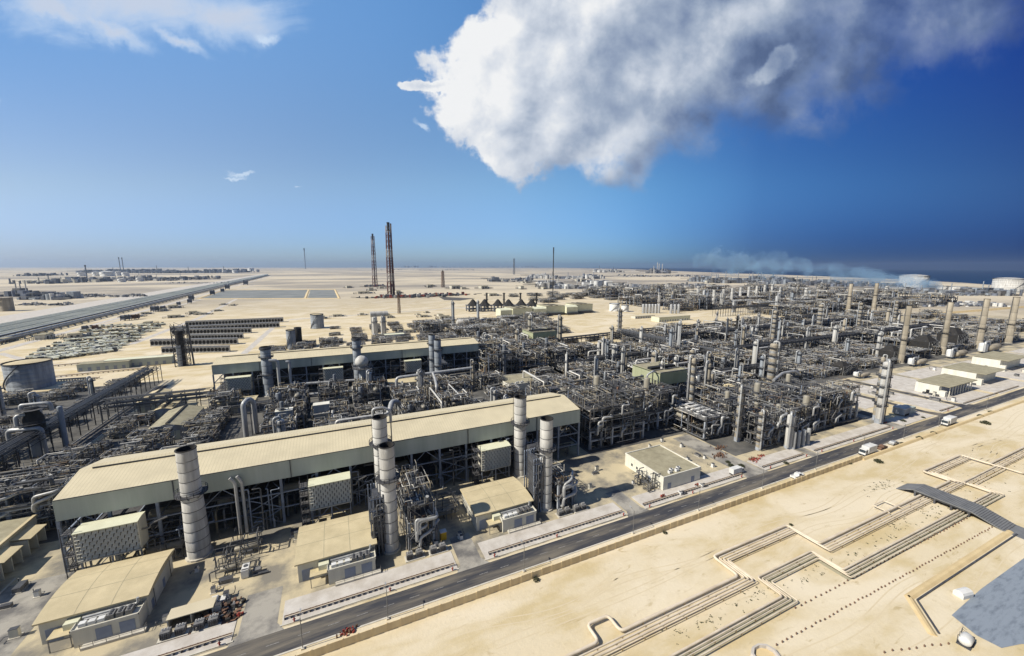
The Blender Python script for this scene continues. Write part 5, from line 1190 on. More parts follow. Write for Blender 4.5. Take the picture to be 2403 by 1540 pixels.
for i, (x, y, s) in enumerate(((1120, 585, 1), (1155, 582, 1), (1215, 575, .9), (1240, 572, .9), (1390, 505, 1), (1415, 503, 1), (1475, 497, .9), (775, 680, 1), (865, 675, 1), (1730, 405, 1), (1715, 430, .8), (1920, 355, .9), (2055, 305, .9), (2010, 330, .7), (1615, 450, .7), (2220, 265, .9))):
    X, Y = g('E', x, y); h = hg('E', x, y, y - 48 * s); t = thing('valve_tower', 'dark boxy valve tower beside the long pipe bank, %s of its row' % ordn(i), 'valve tower', (X, Y, 0), 'dark boxy towers beside the long pipe bank')
    w = h * .34; obj('housing', MB().use('rust' if i in (2, 3, 8) else 'far_dark').box(-w, -w, h * .2, w, w, h).box(-w * 1.3, -w, h * .55, w * 1.3, w, h * .65), t); obj('frame', MB().use('steel_dark').bar((-w, -w, 0), (-w, -w, h), w * .25).bar((w, -w, 0), (w, -w, h * 1.15), w * .25), t)

# ---------------------------------------------------------------- settling ponds
P4 = [g('E', 2060, 400), g('E', 2310, 330), g('G', -300, 238), g('G', 0, 0)]
sheets('settling_pond', 'ponds', [[(-300, 1190), (-72, 1105), (-84, 1500), (-330, 1580)], [(-62, 1100), (6, 1075), (-2, 1470), (-74, 1498)]], .12)
rg = MB().use('berm_sand')
for a, b in (((-304, 1186), (10, 1068)), ((10, 1068), (2, 1476)), ((-67, 1100), (-79, 1500)), ((-304, 1186), (-336, 1586)), ((-336, 1586), (2, 1476))): ridge(rg, [a, b], 6, 1.2)
t = thing('pond_bund', 'pale sand bunds framing the two blue grey ponds left of the tall flares', 'bund'); obj('ridge', rg, t)
single('dark_pond', MB().use('asphalt').sheet([g('G', 570, 370), g('G', 900, 385), g('G', 760, 405), g('G', 620, 400)], .1), 'thin dark pond patch right of the tallest flare', 'pond')

# ---------------------------------------------------------------- rows of cooling cells behind the farther hall
cellp = None; ci = 0
for ri, (ka, xa, ya, kb_, xb, yb, n) in enumerate((('E', 1690, 635, 'F', 945, 152, 31), ('E', 1560, 690, 'F', 905, 205, 30), ('E', 1570, 712, 'F', 620, 262, 23), ('E', 1720, 758, 'F', 540, 318, 17), ('E', 1380, 815, 'F', 480, 375, 22), ('E', 1480, 880, 'F', 400, 452, 18))):
    a = Vector(g(ka, xa, ya)); b = Vector(g(kb_, xb, yb)); st_ = (b - a) / (n - 1); w = st_.length
    for i in range(n):
        p = a + st_ * i; lb = 'dark-mouthed cooling cell, %s from the left in the %s row behind the farther hall' % (ordn(i), ordn(5 - ri))
        if cellp is None:
            cellp = thing('cooling_cell', lb, 'cooling cell', (*p, 0), 'rows of cooling cells'); obj('casing', MB().use('alu').box(-.5, 0, 0, .42, 1.5, 1.15).use('steel').xprism([(-.1, 1.15), (1.6, 1.15), (1.5, 1.3), (0, 1.3)], -.5, .42), cellp)
            obj('fan_opening', MB().use('soot').tube([(-.04, -.06, .6), (-.04, 0, .6)], .40, 12), cellp); obj('header', MB().use('stack_light').tube([(-.5, -.25, .1), (.5, -.25, .1)], .09, 5), cellp); cellp.scale = (w, w, w * 1.35)
        else: dup(cellp, (*p, 0), label=lb, scale=(w, w, w * 1.35))
# low trains of pale greenish equipment left of the cooling rows
q = random.Random(77)
for ri in range(9):
    a = Vector(g('E', 100 + ri * 85, 985 - ri * 41)); b = Vector(g('E', 960 + ri * 62, 870 - ri * 30))
    for i in range(9):
        p = a.lerp(b, (i + q.uniform(0, .5)) / 9); t = MB(); L = 9
        for k in range(5): t.use('pipe_pale').tube([(q.uniform(-2, 2), k * 1.4, q.uniform(1, 3)), (L + q.uniform(-1, 4), k * 1.4, q.uniform(1, 3))], q.uniform(.3, .8), 6)
        for k in range(6): t.use(q.choice(('steel_dark', 'steel_dark', 'roof_olive', 'stack_light', 'pipe_pale', 'white'))).cbox(q.uniform(0, L), q.uniform(0, 7), 0, q.uniform(1, 3), q.uniform(1, 3), q.uniform(1, 4.5))
        single('filter_skid', t, 'low olive and grey pipe skid left of the cooling rows, %s in line %s' % (ordn(i), ri + 1) if False else 'low olive grey pipe skid left of the cooling rows, %s along the %s line' % (ordn(i), ordn(ri)), 'skid', (*p, 0), 'low pipe skids left of the cooling rows')
# long sheds and fences in the left middle
def shed(X, Y, w, d, h, lab, m='fascia', r='roof_pale', rz=0, name='long_shed', gable=0.0, grp=None):
    t = thing(name, lab, 'shed', (X, Y, 0), grp, rz); obj('wall', MB().use(m).box(0, 0, 0, w, d, h), t)
    rf = MB().use(r)
    if gable: rf.xprism([(-.3, h), (d + .3, h), (d / 2, h + gable)], -.3, w + .3)
    else: rf.box(-.3, -.3, h, w + .3, d + .3, h + .25)
    obj('roof', rf, t); db = MB().use('dark')
    for k in range(max(2, int(w / 5))): obj('door', MB().use('panel_blue').box(k * 5 + 1, -.05, 0, k * 5 + 3, 0, min(3, h * .7)), t)
    return t
X, Y = g('E', 700, 1050); shed(X, Y, 30, 10, 5.5, 'long low grey shed with open dark front behind the large left tank', 'fascia', 'roof_olive'); X, Y = g('E', 945, 1020); shed(X, Y, 42, 8, 6, 'long pale metal shed right of the open-fronted grey shed', 'fascia', 'ivory')
for i, (x0, y0, x1, y1) in enumerate(((400, 1110, 1330, 1020), (410, 1010, 1480, 905), (400, 1140, 900, 1110))):
    a, b = Vector(g('E', x0, y0)), Vector(g('E', x1, y1)); c = MB().use('pipe_cream').tube([(0, 0, 1.2), ((b - a).x, (b - a).y, 1.2)], .6, 6)
    for k in range(20): c.use('kerb').cbox((b - a).x * k / 20, (b - a).y * k / 20, 0, .6, .6, .9)
    single('ground_pipe', c, ('long pale ground pipe passing the large left tank toward the farther hall', 'upper long ground pipe behind the two long sheds', 'short ground pipe right beside the large left tank')[i], 'pipeline', (a.x, a.y, 0))
# gabled sheds between rack street and near hall
def gable_shed(x, y, w, d, h, lab, rm='roof_tan'):
    t = thing('gabled_shed', lab, 'shed', (x, y, 0), 'gabled sheds by the rack street'); obj('wall', MB().use('stack_blue').box(0, 0, 0, w, d, h), t); n = h + w * .14
    r = MB().use(rm)
    r.quad((-.3, -.4, h), (w / 2, -.4, n), (w / 2, d + .4, n), (-.3, d + .4, h)); r.quad((w / 2, -.4, n), (w + .3, -.4, h), (w + .3, d + .4, h), (w / 2, d + .4, n)); obj('roof', r, t)
    v = MB().use('soot').box(w / 2 - .5, 0, n - .1, w / 2 + .5, d, n + .25); obj('ridge_vent', v, t); gb = MB().use('stack_blue')
    for yy in (0, d): gb.quad((0, yy, h), (w, yy, h), (w / 2, yy, n - .05))
    obj('gable', gb, t)
    for k in range(2): obj('door', MB().use('fascia').box(1.5 + k * w * .5, -.06, 0, 1.5 + k * w * .5 + w * .2, 0, h * .7), t)
gable_shed(-81.5, 221.5, 14.5, 27, 6.2, 'nearest gabled shed with slotted ridge, tan and grey roof, by the rack street', 'roof_olive'); gable_shed(-101, 267, 9, 22, 7, 'second gabled shed, farthest back toward the cross rack'); gable_shed(-90, 256, 7, 24, 5, 'small slim tan-roofed shed between the two larger gabled sheds')
# pale sheds, block buildings
for i, (x, y, w, d_, h) in enumerate(((1130, 570, 22, 20, 20), (1240, 565, 30, 26, 26), (1430, 555, 24, 20, 20), (1540, 540, 30, 28, 26), (1725, 535, 22, 20, 20), (1810, 522, 30, 28, 26))):
    X, Y = g('G', x, y); big = i % 2; t = thing('turbine_enclosure', '%s pale ivory turbine enclosure, %s from the left of six in the middle distance' % ('large flat-roofed' if big else 'small arched', ordn(i)), 'building', (X, Y, 0), 'six pale ivory turbine enclosures')
    s = 1.0; w_, dd, hh = (34, 34, 15) if big else (22, 20, 13); b = MB().use('ivory').box(0, 0, 3, w_, dd, hh); obj('wall', b, t)
    obj('roof', MB().use('roof_olive').box(-.5, -.5, hh, w_ + .5, dd + .5, hh + .6).use('soot').box(w_ * .3, 2, hh + .6, w_ * .4, dd - 2, hh + 1.2).box(w_ * .6, 2, hh + .6, w_ * .7, dd - 2, hh + 1.2) if big else MB().use('ivory').xprism([(0, hh), (dd, hh), (dd * .8, hh + 1.8), (dd * .5, hh + 2.4), (dd * .2, hh + 1.8)], 0, w_), t)
    obj('base_frame', MB().use('soot').box(1, 1, 0, w_ - 1, dd - 1, 3).use('steel_dark').box(0, -3, 1, w_, -1, 4), t)
X, Y = g('H', 865, 600); shed(X, Y, 62, 16, 7, 'long ivory shed with dark arches behind the middle pipework, before the sand yard', 'ivory', 'roof_pale')
X, Y = g('H', 970, 400); shed(X, Y, 40, 22, 13, 'grey brown block shed beyond the silver bullets', 'wall_cream', 'roof_olive'); X, Y = g('H', 650, 570); shed(X, Y, 40, 10, 4, 'low tan roofed strip building left of the ivory shed', 'wall_cream', 'roof_pale')
X, Y = g('G', 760, 700); shed(X, Y, 40, 10, 4.5, 'flat pale canopy behind the right end of the farther hall', 'steel_dark', 'roof_pale'); X, Y = g('G', 40, 770); shed(X, Y, 26, 8, 6, 'white horizontal unit behind the middle of the farther hall', 'white', 'ivory')
X, Y = g('H', 1700, 470); shed(X, Y, 50, 16, 12, 'dark walled shed with pale roof at the far side of the sand yard', 'far_dark', 'stack_light')
for i, (k, x, y) in enumerate((('G', 740, 640), ('G', 950, 625))): X, Y = g(k, x, y); t = thing('gas_turbine_package', 'round-nosed pale turbine package at the foot of the %s bare grey column' % ('left' if not i else 'right'), 'turbine', (X, Y, 0)); obj('casing', MB().use('stack_light').drum((0, 0, 5), (16, 0, 5), 4.5, 14), t); obj('intake', MB().use('soot').tube([(18, -.2, 5), (20.6, -.2, 5)], 3.0, 12), t); obj('base', MB().use('kerb').box(0, -4, 0, 26, 4, 1), t)
X, Y = g('G', 1145, 1160); block(X - 3, Y - 18, 24, 22, 4.5, 'pale block with white left wall and brown roof, between the halls at their right ends')
X, Y = g('J', 1800, 510); 
t = thing('long_canopy', 'long tan half-round roof standing in the pipework behind the short bright column', 'canopy', (206, 127, 0), rz=PI / 2)
obj('roof', MB().use('roof_tan').xprism([(-2.2, 11), (-1.4, 12.2), (0, 12.8), (1.4, 12.2), (2.2, 11)], 0, 24), t); obj('post', MB().use('steel_blue').bar((1, -2, 0), (1, -2, 11), .3).bar((1, 2, 0), (1, 2, 11), .3).bar((23, -2, 0), (23, -2, 11), .3).bar((23, 2, 0), (23, 2, 11), .3), t)
# fan pyramids
for i, x in enumerate((880, 985, 1105, 1200, 1315, 1410)):
    X, Y = g('G', x, 500); t = thing('fan_pyramid', 'dark pyramid-shaped cooler, %s from the left of six below the furnace stacks' % ordn(i), 'cooler', (X, Y, 0), 'six dark pyramid coolers'); s = 1.25
    obj('hood', MB().use('soot').lathe(0, 0, [(9 * s, 9 * s), (5.5 * s, 12 * s), (2 * s, 16.5 * s), (.5, 17.5 * s)], 8, False), t); fr = MB().use('far_dark')
    for a in (-8, -3, 3, 8): fr.bar((a * s, -6 * s, 0), (a * s, -6 * s, 9 * s), 1.1 * s); fr.bar((a * s, 6 * s, 0), (a * s, 6 * s, 9 * s), 1.1 * s)
    fr.box(-9 * s, -7 * s, 8 * s, 9 * s, 7 * s, 9.2 * s).box(-9 * s, -7 * s, 3 * s, 9 * s, 7 * s, 4 * s); obj('frame', fr, t)
# ---------------------------------------------------------------- offices on the right pads
def office(X, Y, w, d, h, lab, cols_=True):
    t = thing('control_building', lab, 'building', (X, Y, .14), 'pale buildings on the right-hand yards'); obj('wall', MB().use('wall_white').box(0, 3, 0, w, d, h).box(0, 0, 0, 3.2, 3, h * .55), t)
    obj('roof', MB().use('roof_olive').hexa([(1.5, -1.2, h + .1), (w + 1.5, -1.2, h + .1), (w + 1.5, d + .5, h + .5), (1.5, d + .5, h + .5), (1.5, -1.2, h + .45), (w + 1.5, -1.2, h + .45), (w + 1.5, d + .5, h + .85), (1.5, d + .5, h + .85)]), t)
    for k in range(9 if cols_ else 0): obj('column', MB().use('wall_white').box(4.5 + k * (w - 5) / 9, -.6, 0, 4.9 + k * (w - 5) / 9, -.2, h + .1), t)
    if cols_: obj('shaded_wall', MB().use('panel_blue').box(3.3, 2.9, 0, w, 2.98, h - .3), t)  # blue-grey panel over the white wall paints the shade behind the columns
    obj('door', MB().use('dark').box(-.05, d * .5, 0, 0, d * .5 + 1.6, 2.6), t)
    for k in range(3): obj('cooling_unit', MB().use('steel_dark').box(-2.5, 2 + k * 3, 0, -1.2, 3.4 + k * 3, 1.2), t)
    return t
office(342, 103, 40, 14, 6, 'low office with overhanging olive roof and white columns on the pale yard')
office(399, 104, 34, 20, 7.5, 'white office with olive roof behind the columned office, farther right', False); office(470, 112, 42, 18, 8, 'third pale building cut by the right picture edge', False)
t = thing('analyser_hut', 'small blue grey hut with open bay beside the foot of the twin tower', 'hut', (276, 97, 0)); obj('wall', MB().use('stack_blue').box(0, 0, .8, 7, 5, 4.2), t); obj('roof', MB().use('stack_light').box(-.3, -.3, 4.2, 7.3, 5.3, 4.45), t); obj('lean_to', MB().use('fascia').box(7.6, .5, 0, 14, 5, 3.6), t); obj('opening', MB().use('dark').box(1.5, -.03, 0, 5.5, 0, 1.4), t)
# ---------------------------------------------------------------- yard equipment near the road
def skid(x, y, lab, kind, s=1.0):
    t = thing('equipment_skid', lab, 'skid', (x, y, 0), 'small equipment skids near the road'); q = random.Random(int(x * 5 + y * 3))
    if kind == 'gen':
        obj('cabinet', MB().use('white').box(0, 0, .2, 1.6 * s, 3 * s, 2.4 * s), t); obj('top_vent', MB().use('steel_dark').vcyl(.8 * s, 1.8 * s, 2.4 * s, 2.55 * s, .5 * s, 10).box(.1, .2, 2.4 * s, 1.5 * s, .7, 2.44 * s), t)
        obj('trailer', MB().use('steel').box(2.4 * s, .6, .2, 4.2 * s, 2 * s, 1.2).use('steel_dark').box(2.5 * s, -.2, .1, 6 * s, .5, .5), t)
    elif kind == 'trans':
        for k in range(2):
            b = MB().use('steel').box(k * 2.6, 0, .2, k * 2.6 + 1.8, 1.5, 1.7)
            for j in range(5): b.use('steel_dark').box(k * 2.6 + .1 + j * .36, -.25, .4, k * 2.6 + .25 + j * .36, 0, 1.5)
            for j in range(3): b.use('white').vcyl(k * 2.6 + .4 + j * .5, .8, 1.7, 2.3, .1, 6)
            obj('transformer', b, t)
        obj('plinth', MB().use('kerb').box(-.4, -.5, 0, 5.0, 2, .2), t)
    else:
        fr = MB().use('steel'); w, d, h = 5 * s, 3.5 * s, 3.2 * s
        for a in (0, w / 2, w):
            for b in (0, d): fr.bar((a, b, 0), (a, b, h), .14)
        for z in (h * .5, h):
            fr.bar((0, 0, z), (w, 0, z), .16); fr.bar((0, d, z), (w, d, z), .16); fr.bar((0, 0, z), (0, d, z), .16); fr.bar((w, 0, z), (w, d, z), .16)
        obj('frame', fr, t)
        for k in range(12): obj('pipe', MB().use('pipe').tube(pipe_path(q, w, d, [0, h * .5, h], False), q.choice((.08, .12, .18)), 6), t)
        obj('vessel', MB().use('vessel').drum((.8, d / 2, h * .35), (w - .8, d / 2, h * .35), .6 * s, 10), t)
GP = 'beside the driveway left of the middle substation'
skid(-26.5, 110.5, 'white generator cabinet with a round vent on the yard behind the driveway', 'gen'); skid(-32.5, 113.5, 'near one of two open pipe skids right of the thickest stack', 'pipe'); skid(-30.5, 119.5, 'rear, larger open pipe skid right of the thickest stack', 'pipe', 1.35)
skid(13.5, 99.6, 'transformer pair nearest the slim stack of the middle substation', 'trans', .8); skid(20, 99.3, 'transformer pair left of the yellow cabinet', 'trans', .8); skid(61.6, 99.2, 'transformer pair right below the slim free-standing stack', 'trans'); skid(67.6, 99.0, 'transformer pair farther right of the slim free-standing stack', 'trans')
skid(-33, 97.4, 'small transformer pair before the lower-left dark bays, left one', 'trans'); skid(-39, 97.6, 'small transformer pair at the corner of the nearest substation', 'trans'); skid(24, 112, 'open pipe frame on the yard behind the yellow cabinet', 'pipe', 1.6)
skid(98.5, 98, 'brown pipework skid at the near left corner of the white block building', 'pipe', .9); skid(98.5, 103, 'second pipework skid along the left wall of the white block building', 'pipe', .8); skid(-52, 127, 'pipe frame between the big filter box and the thickest stack', 'pipe', 1.8); skid(107, 91.8, 'small unit on the verge before the white block building', 'gen', .5); skid(118, 92.2, 'second small unit on the verge before the white block building', 'gen', .5)
t = thing('yellow_cabinet', 'bright yellow cabinet standing by the driveway between centre stacks and third substation', 'cabinet', (24, 103.6, 0)); obj('cabinet', MB().use('yellow').box(0, 0, .15, 1.7, 1.5, 2.6).use('white').box(-.1, -.1, 2.6, 1.8, 1.6, 2.7), t); obj('door', MB().use('yellow').box(.15, -.05, .3, 1.5, 0, 2.4), t)
t = thing('storage_bay', 'low open-fronted bays with rubble-covered flat roof beside the nearest substation', 'shelter', (-38.5, 100.5, 0)); obj('wall', MB().use('wall_cream').box(0, 3, 0, 8.4, 3.2, 2.2).box(0, 0, 0, .25, 3, 2.2).box(4.2, 0, 0, 4.4, 3, 2.2).box(8.2, 0, 0, 8.4, 3, 2.2), t); obj('roof', MB().use('roof_pale').box(-.1, -.1, 2.2, 8.5, 3.3, 2.4), t); obj('inner_shade', MB().use('soot').box(.3, 2.8, 0, 8.1, 2.95, 2.1), t)  # black inner panel paints the shade inside the open bays
for i, (x, y, lab) in enumerate(((-29.5, 99.5, 'dark scrap heap on the red-stained yard right of the open bays'), (-28.3, 101.8, 'brown machinery heap behind the dark scrap heap'))):
    q = random.Random(i); b = MB()
    for k in range(60): b.use(q.choice(('steel_dark', 'rust', 'soot', 'steel'))).cbox(q.gauss(0, 1.6), q.gauss(0, .8), q.uniform(0, .7), q.uniform(.2, 1), q.uniform(.2, .7), q.uniform(.2, .8), q.uniform(0, 3))
    single('scrap_heap', b, lab, 'heap', (x, y, 0))
sheets('stained_ground', 'rust', [[(-37, 96.9), (-25, 97), (-24.5, 101.5), (-27, 99.5), (-31, 98.3)]], .034)
b0 = None
for i, (x, y, w, n) in enumerate(((155.5, 98.3, 2.2, 26), (162, 99.5, 1.2, 10), (118, 94.2, 1.0, 12), (-2, 83.3, 1.4, 14), (-24.5, 98.3, 1.0, 8), (146, 107, 3, 30), (152, 112, 2.4, 24), (100.6, 94, .8, 8), (256, 97, 1.2, 10))):
    q = random.Random(i + 5); b = MB()
    for k in range(n * 2): x_, y_ = q.gauss(0, w * .6), q.gauss(0, w * .3); b.use('red' if i not in (5, 6) and k % 3 else 'rust').cbox(x_, y_, 0, q.uniform(.15, .6), q.uniform(.1, .3), q.uniform(.3, .9), q.uniform(0, 3))
    single('barrier_pile', b, ('scatter of red scaffold pieces before the blackened corner structure', 'smaller red scatter right of the scaffold pieces', 'red pipe lengths on the pad right of the white block', 'red barriers stacked against the panel wall', 'red barrier group on the stained yard', 'rusty cable drums at the foot of the low dark deck', 'second rusty drum group along the low dark deck', 'red hydrants before the white block corner', 'red barriers by the side street mouth')[i], 'site clutter', (x, y, 0), 'red site clutter')
hp = None
for i, (x, y) in enumerate([(-50, 91.1), (-27, 91.2), (-13, 91.2), (8, 91.1), (24, 91.2), (36, 91.2), (56, 91.1), (81, 91.1), (92, 91.1), (112, 91.1), (138, 91.2), (155, 91.1), (179, 91.2), (190, 91.1), (215, 91.1), (250, 91.1), (310, 91.1)]):
    lb = 'red fire hydrant on the verge kerb, %s from the left' % ordn(i)
    if hp is None:
        hp = thing('fire_hydrant', lb, 'hydrant', (x, y, .13), 'red fire hydrants on the verge'); obj('barrel', MB().use('red').vcyl(0, 0, 0, .95, .17, 8, True), hp); obj('monitor', MB().use('red').tube([(0, 0, .95), (0, -.5, 1.25)], .07, 6).tube([(-.35, 0, .6), (.35, 0, .6)], .08, 6), hp)
    else: dup(hp, (x, y, .13), label=lb)
# long pale crossing pipes between the halls
for i, (pts, r, lab) in enumerate((([(30, 232, .5), (30, 232, 15), (78, 236, 15)], .9, 'long pale pipe bridging from a vertical leg between the halls'), ([(50, 216, .5), (50, 216, 12), (52, 228, 13), (52, 233, 15)], .8, 'pale elbowed pipe rising to the long bridging pipe'),
        ([(-30.2, 131, .3), (-30.2, 131, 17), (-31.4, 131, 18.6)], .45, 'left one of two upright pipes dropping from the near hall fascia'), ([(-28.6, 131, .3), (-28.6, 131, 17), (-29.6, 131, 18.8)], .45, 'right one of two upright pipes dropping from the near hall fascia'),
        ([(-38.5, 268, 24), (-34, 268, 24), (-34, 268, 6), (-30, 250, 5.5), (-2, 250, 5.5)], .9, 'pale pipe dropping beside the left stack of the farther hall'), ([(-30, 270, 22), (-28, 270, 22), (-28, 268, 8), (10, 262, 8)], .8, 'second pale pipe dropping beside the left stack of the farther hall'),
        ([(-42, 210, .5), (-42, 210, 17), (-40, 213, 18), (-38.5, 214, 16), (-38.5, 214, .5)], 1.1, 'fat upright looped duct between the halls, left of the white boxes'), ([(20, 196, .5), (22, 200, 8), (24, 206, 10), (28, 208, 8), (28, 208, .5)], 1.3, 'thick bent duct just behind the middle of the nearest hall'),
        ([(232, 140, 14), (250, 146, 15), (262, 146, 15), (268, 146, 12)], .8, 'long pale wavy pipe above the structures left of the twin tower'), ([(9, 131.8, 30), (9, 131.8, 33.4), (12.4, 131.8, 33.4), (14.6, 131.8, 32), (14.6, 131.8, 28)], .45, 'bent pale pipe looping behind the mouth of the hidden centre stack'),
        ([(152, 158, 8), (152, 158, 22), (156, 158, 23.5), (160, 160, 22)], .5, 'upright hooked pipe left of the thick beige column'), ([(-78, 172, .5), (-78, 172, 9), (-74, 172, 10), (-62, 172, 10), (-62, 172, .5)], .7, 'goalpost-shaped pale pipe behind the left end of the nearest hall'))):
    x0, y0, _ = pts[0]; t = thing('overhead_pipe', lab, 'pipe', (x0, y0, 0), 'large pale pipes'); obj('pipe', MB().use('alu').tube([(a - x0, b - y0, c) for a, b, c in pts], r, 10), t); fl = MB().use('steel')
    for (a, b, c) in pts[1:-1]: fl.bar((a - x0, b - y0, 0), (a - x0, b - y0, c - r), .35)
    obj('support', fl, t)
for i, (x, y, w, d_, h, lab) in enumerate(((-29, 206, 7, 4, 12, 'left one of two tall blue-white boxes between the halls'), (-13, 208, 7, 4, 12, 'right one of two tall blue-white boxes between the halls'))):
    t = thing('white_cabinet_tower', lab, 'equipment box', (x, y, 0)); obj('casing', MB().use('stack_blue').box(0, 0, 2, w, d_, h).use('wall_white').box(-.2, -.2, h, w + .2, d_ + .2, h + .3), t); obj('leg_frame', MB().use('steel').box(0, 0, 0, .4, .4, 2).box(w - .4, 0, 0, w, .4, 2).box(0, d_ - .4, 0, .4, d_, 2).box(w - .4, d_ - .4, 0, w, d_, 2), t)
    obj('duct', MB().use('white').tube([(w + 1.5, -1, 9), (w + .8, -3, 5), (w - .2, -4, .5)], .6, 8), t)
X, Y = g('F', 1800, 900); t = thing('round_vessel', 'pale spherical vessel with ring walkway on a thick stalk before the farther hall', 'vessel', (X - 2, Y + 2, 0)); obj('stalk', MB().use('stack_blue').vcyl(0, 0, 0, 20, 2.0, 14), t)
obj('dome', MB().use('stack_light').lathe(0, 0, [(2.0, 19.4), (3.6, 20.6), (4.0, 22), (3.4, 24), (2, 25.4), (.01, 26)], 16), t); p = MB().use('grating').lathe(0, 0, [(2, 18), (5.6, 18.1), (5.6, 18.3), (2, 18.3)], 18, False); p.use('steel').rail([(5.5 * math.cos(2 * PI * k / 14), 5.5 * math.sin(2 * PI * k / 14)) for k in range(15)], 18.3, 1.2, .14); obj('platform', p, t)
# drums and mound details
for i, (x, y) in enumerate(((236, 104), (239.4, 104), (242.8, 104))): pass
for i in range(4): X, Y = g('D', 245 + i * 28, 330 - i * 8); tower(X, Y, 8, 1.6, 'short silver upright drum, %s from the left of four right of the short bright column' % ordn(i), 'alu', 0, 'short silver drums', over=False)
for i in range(4):
    t = thing('horizontal_drum', 'white horizontal drum on the low dark deck, %s of four' % ordn(i), 'drum', (155 + 0 * i, 128 + i * 3.4, 9.4), 'white drums on the dark deck'); obj('shell', MB().use('white').drum((1, 0, 1.0), (10, 0, 1.0), .75, 12), t); obj('saddle', MB().use('steel').box(2, -.6, 0, 2.4, .6, .6).box(8, -.6, 0, 8.4, .6, .6), t)
o = single('storage_mound', MB().use('berm_sand').lathe(0, 0, [(12, 0), (9, 2.2), (5, 4), (.01, 5)], 18), 'rounded tan mound in the pipework behind the right end of the nearest hall', 'mound', (*g('J', 440, 260), 0)); o.scale = (1.4, 1, 1)
# ---------------------------------------------------------------- far plants and coast
def far_plant(X, Y, W_, D_, n, hm, lab, seed, ms=('far_dark', 'far_dark', 'steel', 'stack_light'), stacks=4):
    q = random.Random(seed); b = MB()
    for k in range(n):
        x, y = q.uniform(0, W_), q.uniform(0, D_); h = hm * q.uniform(.2, 1) * (1 + .5 * math.sin(x / W_ * 9)); w = q.uniform(.5, 3) * hm * .5; b.use(q.choice(ms))
        (b.box(x, y, 0, x + w, y + w, h) if q.random() < .6 else b.vcyl(x, y, 0, h, w * .4, 8))
        if q.random() < .3: b.use('steel').bar((x, y, h * .8), (x + q.uniform(-5, 5) * hm, y, h * .8), hm * .08)
    t = thing('distant_plant', lab, 'plant', (X, Y, 0), 'distant plants'); obj('process_block', b, t, kind='stuff')
    for k in range(stacks): x = W_ * (k + .5) / stacks + q.uniform(-.1, .1) * W_; obj('chimney', MB().use(ms[-1]).tube([(x, D_ / 2, 0), (x, D_ / 2, hm * q.uniform(1.8, 3))], hm * .09, 8), t)
    return t
def fp(k, x0, x1, y, dep, n, px, lab, seed, **kw):
    a, b = g(k, x0, y), g(k, x1, y); t = far_plant(a[0], a[1], math.dist(a, b), dep, n, hg(k, (x0 + x1) / 2, y, y - px), lab, seed, **kw); t.rotation_euler = (0, 0, math.atan2(b[1] - a[1], b[0] - a[0]))
fp('E', 500, 1420, 232, 500, 260, 26, 'dark refinery blocks around the white tanks of the far left plant', 1); fp('E', 600, 1950, 158, 900, 420, 26, 'long blue hazy refinery skyline on the left horizon', 2, ms=('far_dark',)); fp('E', 0, 420, 255, 300, 90, 38, 'square grey buildings at the far left below the horizon', 3, ms=('far_dark', 'wall_cream', 'far_dark'), stacks=0)
fp('E', 60, 240, 185, 300, 50, 20, 'low dark tree-like mass at the far left horizon', 4, ms=('far_dark',), stacks=0); fp('E', 110, 480, 400, 60, 80, 45, 'white and dark service buildings left of the pipe corridor', 5, ms=('white', 'far_dark', 'stack_blue'), stacks=0); fp('E', 480, 1200, 375, 60, 120, 18, 'low grey equipment strip along the far side of the pipe corridor', 6, stacks=0)
fp('E', 100, 560, 450, 30, 90, 18, 'dark pipework before the white service buildings at far left', 7, stacks=0); fp('E', 0, 130, 370, 60, 30, 50, 'dark blocks behind the stained brown tank', 8, stacks=3); fp('E', 1480, 2000, 250, 80, 60, 8, 'faint low works on the sand above the pipe corridor', 9, stacks=0)
fp('G', 1000, 1420, 235, 200, 70, 32, 'grey block works on sand left of the slender dark flare mast', 10, stacks=0); fp('G', 1480, 2156, 300, 200, 230, 50, 'grey works with white spheres right of the slender dark flare mast', 11, ms=('far_dark', 'white', 'steel', 'stack_light')); fp('G', 1420, 2100, 210, 400, 200, 28, 'pale scattered works between sand and sea, upper middle', 12, ms=('stack_light', 'white', 'far_dark'))
fp('H', 330, 560, 150, 400, 60, 22, 'white harbour buildings on the coast right of the flare mast', 13, ms=('white', 'stack_light', 'far_dark'), stacks=2); fp('H', 830, 950, 160, 200, 40, 36, 'dark jagged coastal works with thin chimneys', 14, stacks=4); fp('H', 560, 1300, 190, 300, 160, 12, 'low dark strip of works along the coast', 15, stacks=0); fp('H', 450, 1500, 300, 250, 260, 26, 'grey works stretching toward the coast beyond the silver bullets', 16, ms=('steel', 'far_dark', 'stack_light'))
fp('H', 1400, 2156, 250, 300, 260, 40, 'dense blue hazy works below the smoke, left part', 17, ms=('far_dark', 'steel', 'stack_blue'), stacks=9); fp('I', 0, 560, 235, 300, 220, 30, 'dense blue hazy works below the smoke, middle part', 18, ms=('far_dark', 'stack_blue'), stacks=8); fp('I', 500, 1150, 255, 300, 240, 26, 'dark works left of the white domed tank by the sea', 19, ms=('far_dark', 'steel'), stacks=6); fp('I', 1300, 2100, 330, 120, 260, 40, 'blue grey works in front of the low white seaside tanks', 20, ms=('far_dark', 'steel', 'stack_blue'), stacks=6)
fp('I', 1150, 2000, 420, 60, 150, 26, 'grey works behind the tan stacks with a white box', 21, ms=('steel', 'far_dark', 'white'), stacks=4)
fp('G', 180, 1500, 105, 1500, 160, 10, 'faint settlement strip along the middle horizon', 22, ms=('far_dark', 'white'), stacks=0); fp('G', 0, 900, 130, 900, 120, 6, 'pale low settlement nearer on the middle horizon', 23, ms=('stack_light', 'far_dark'), stacks=0)
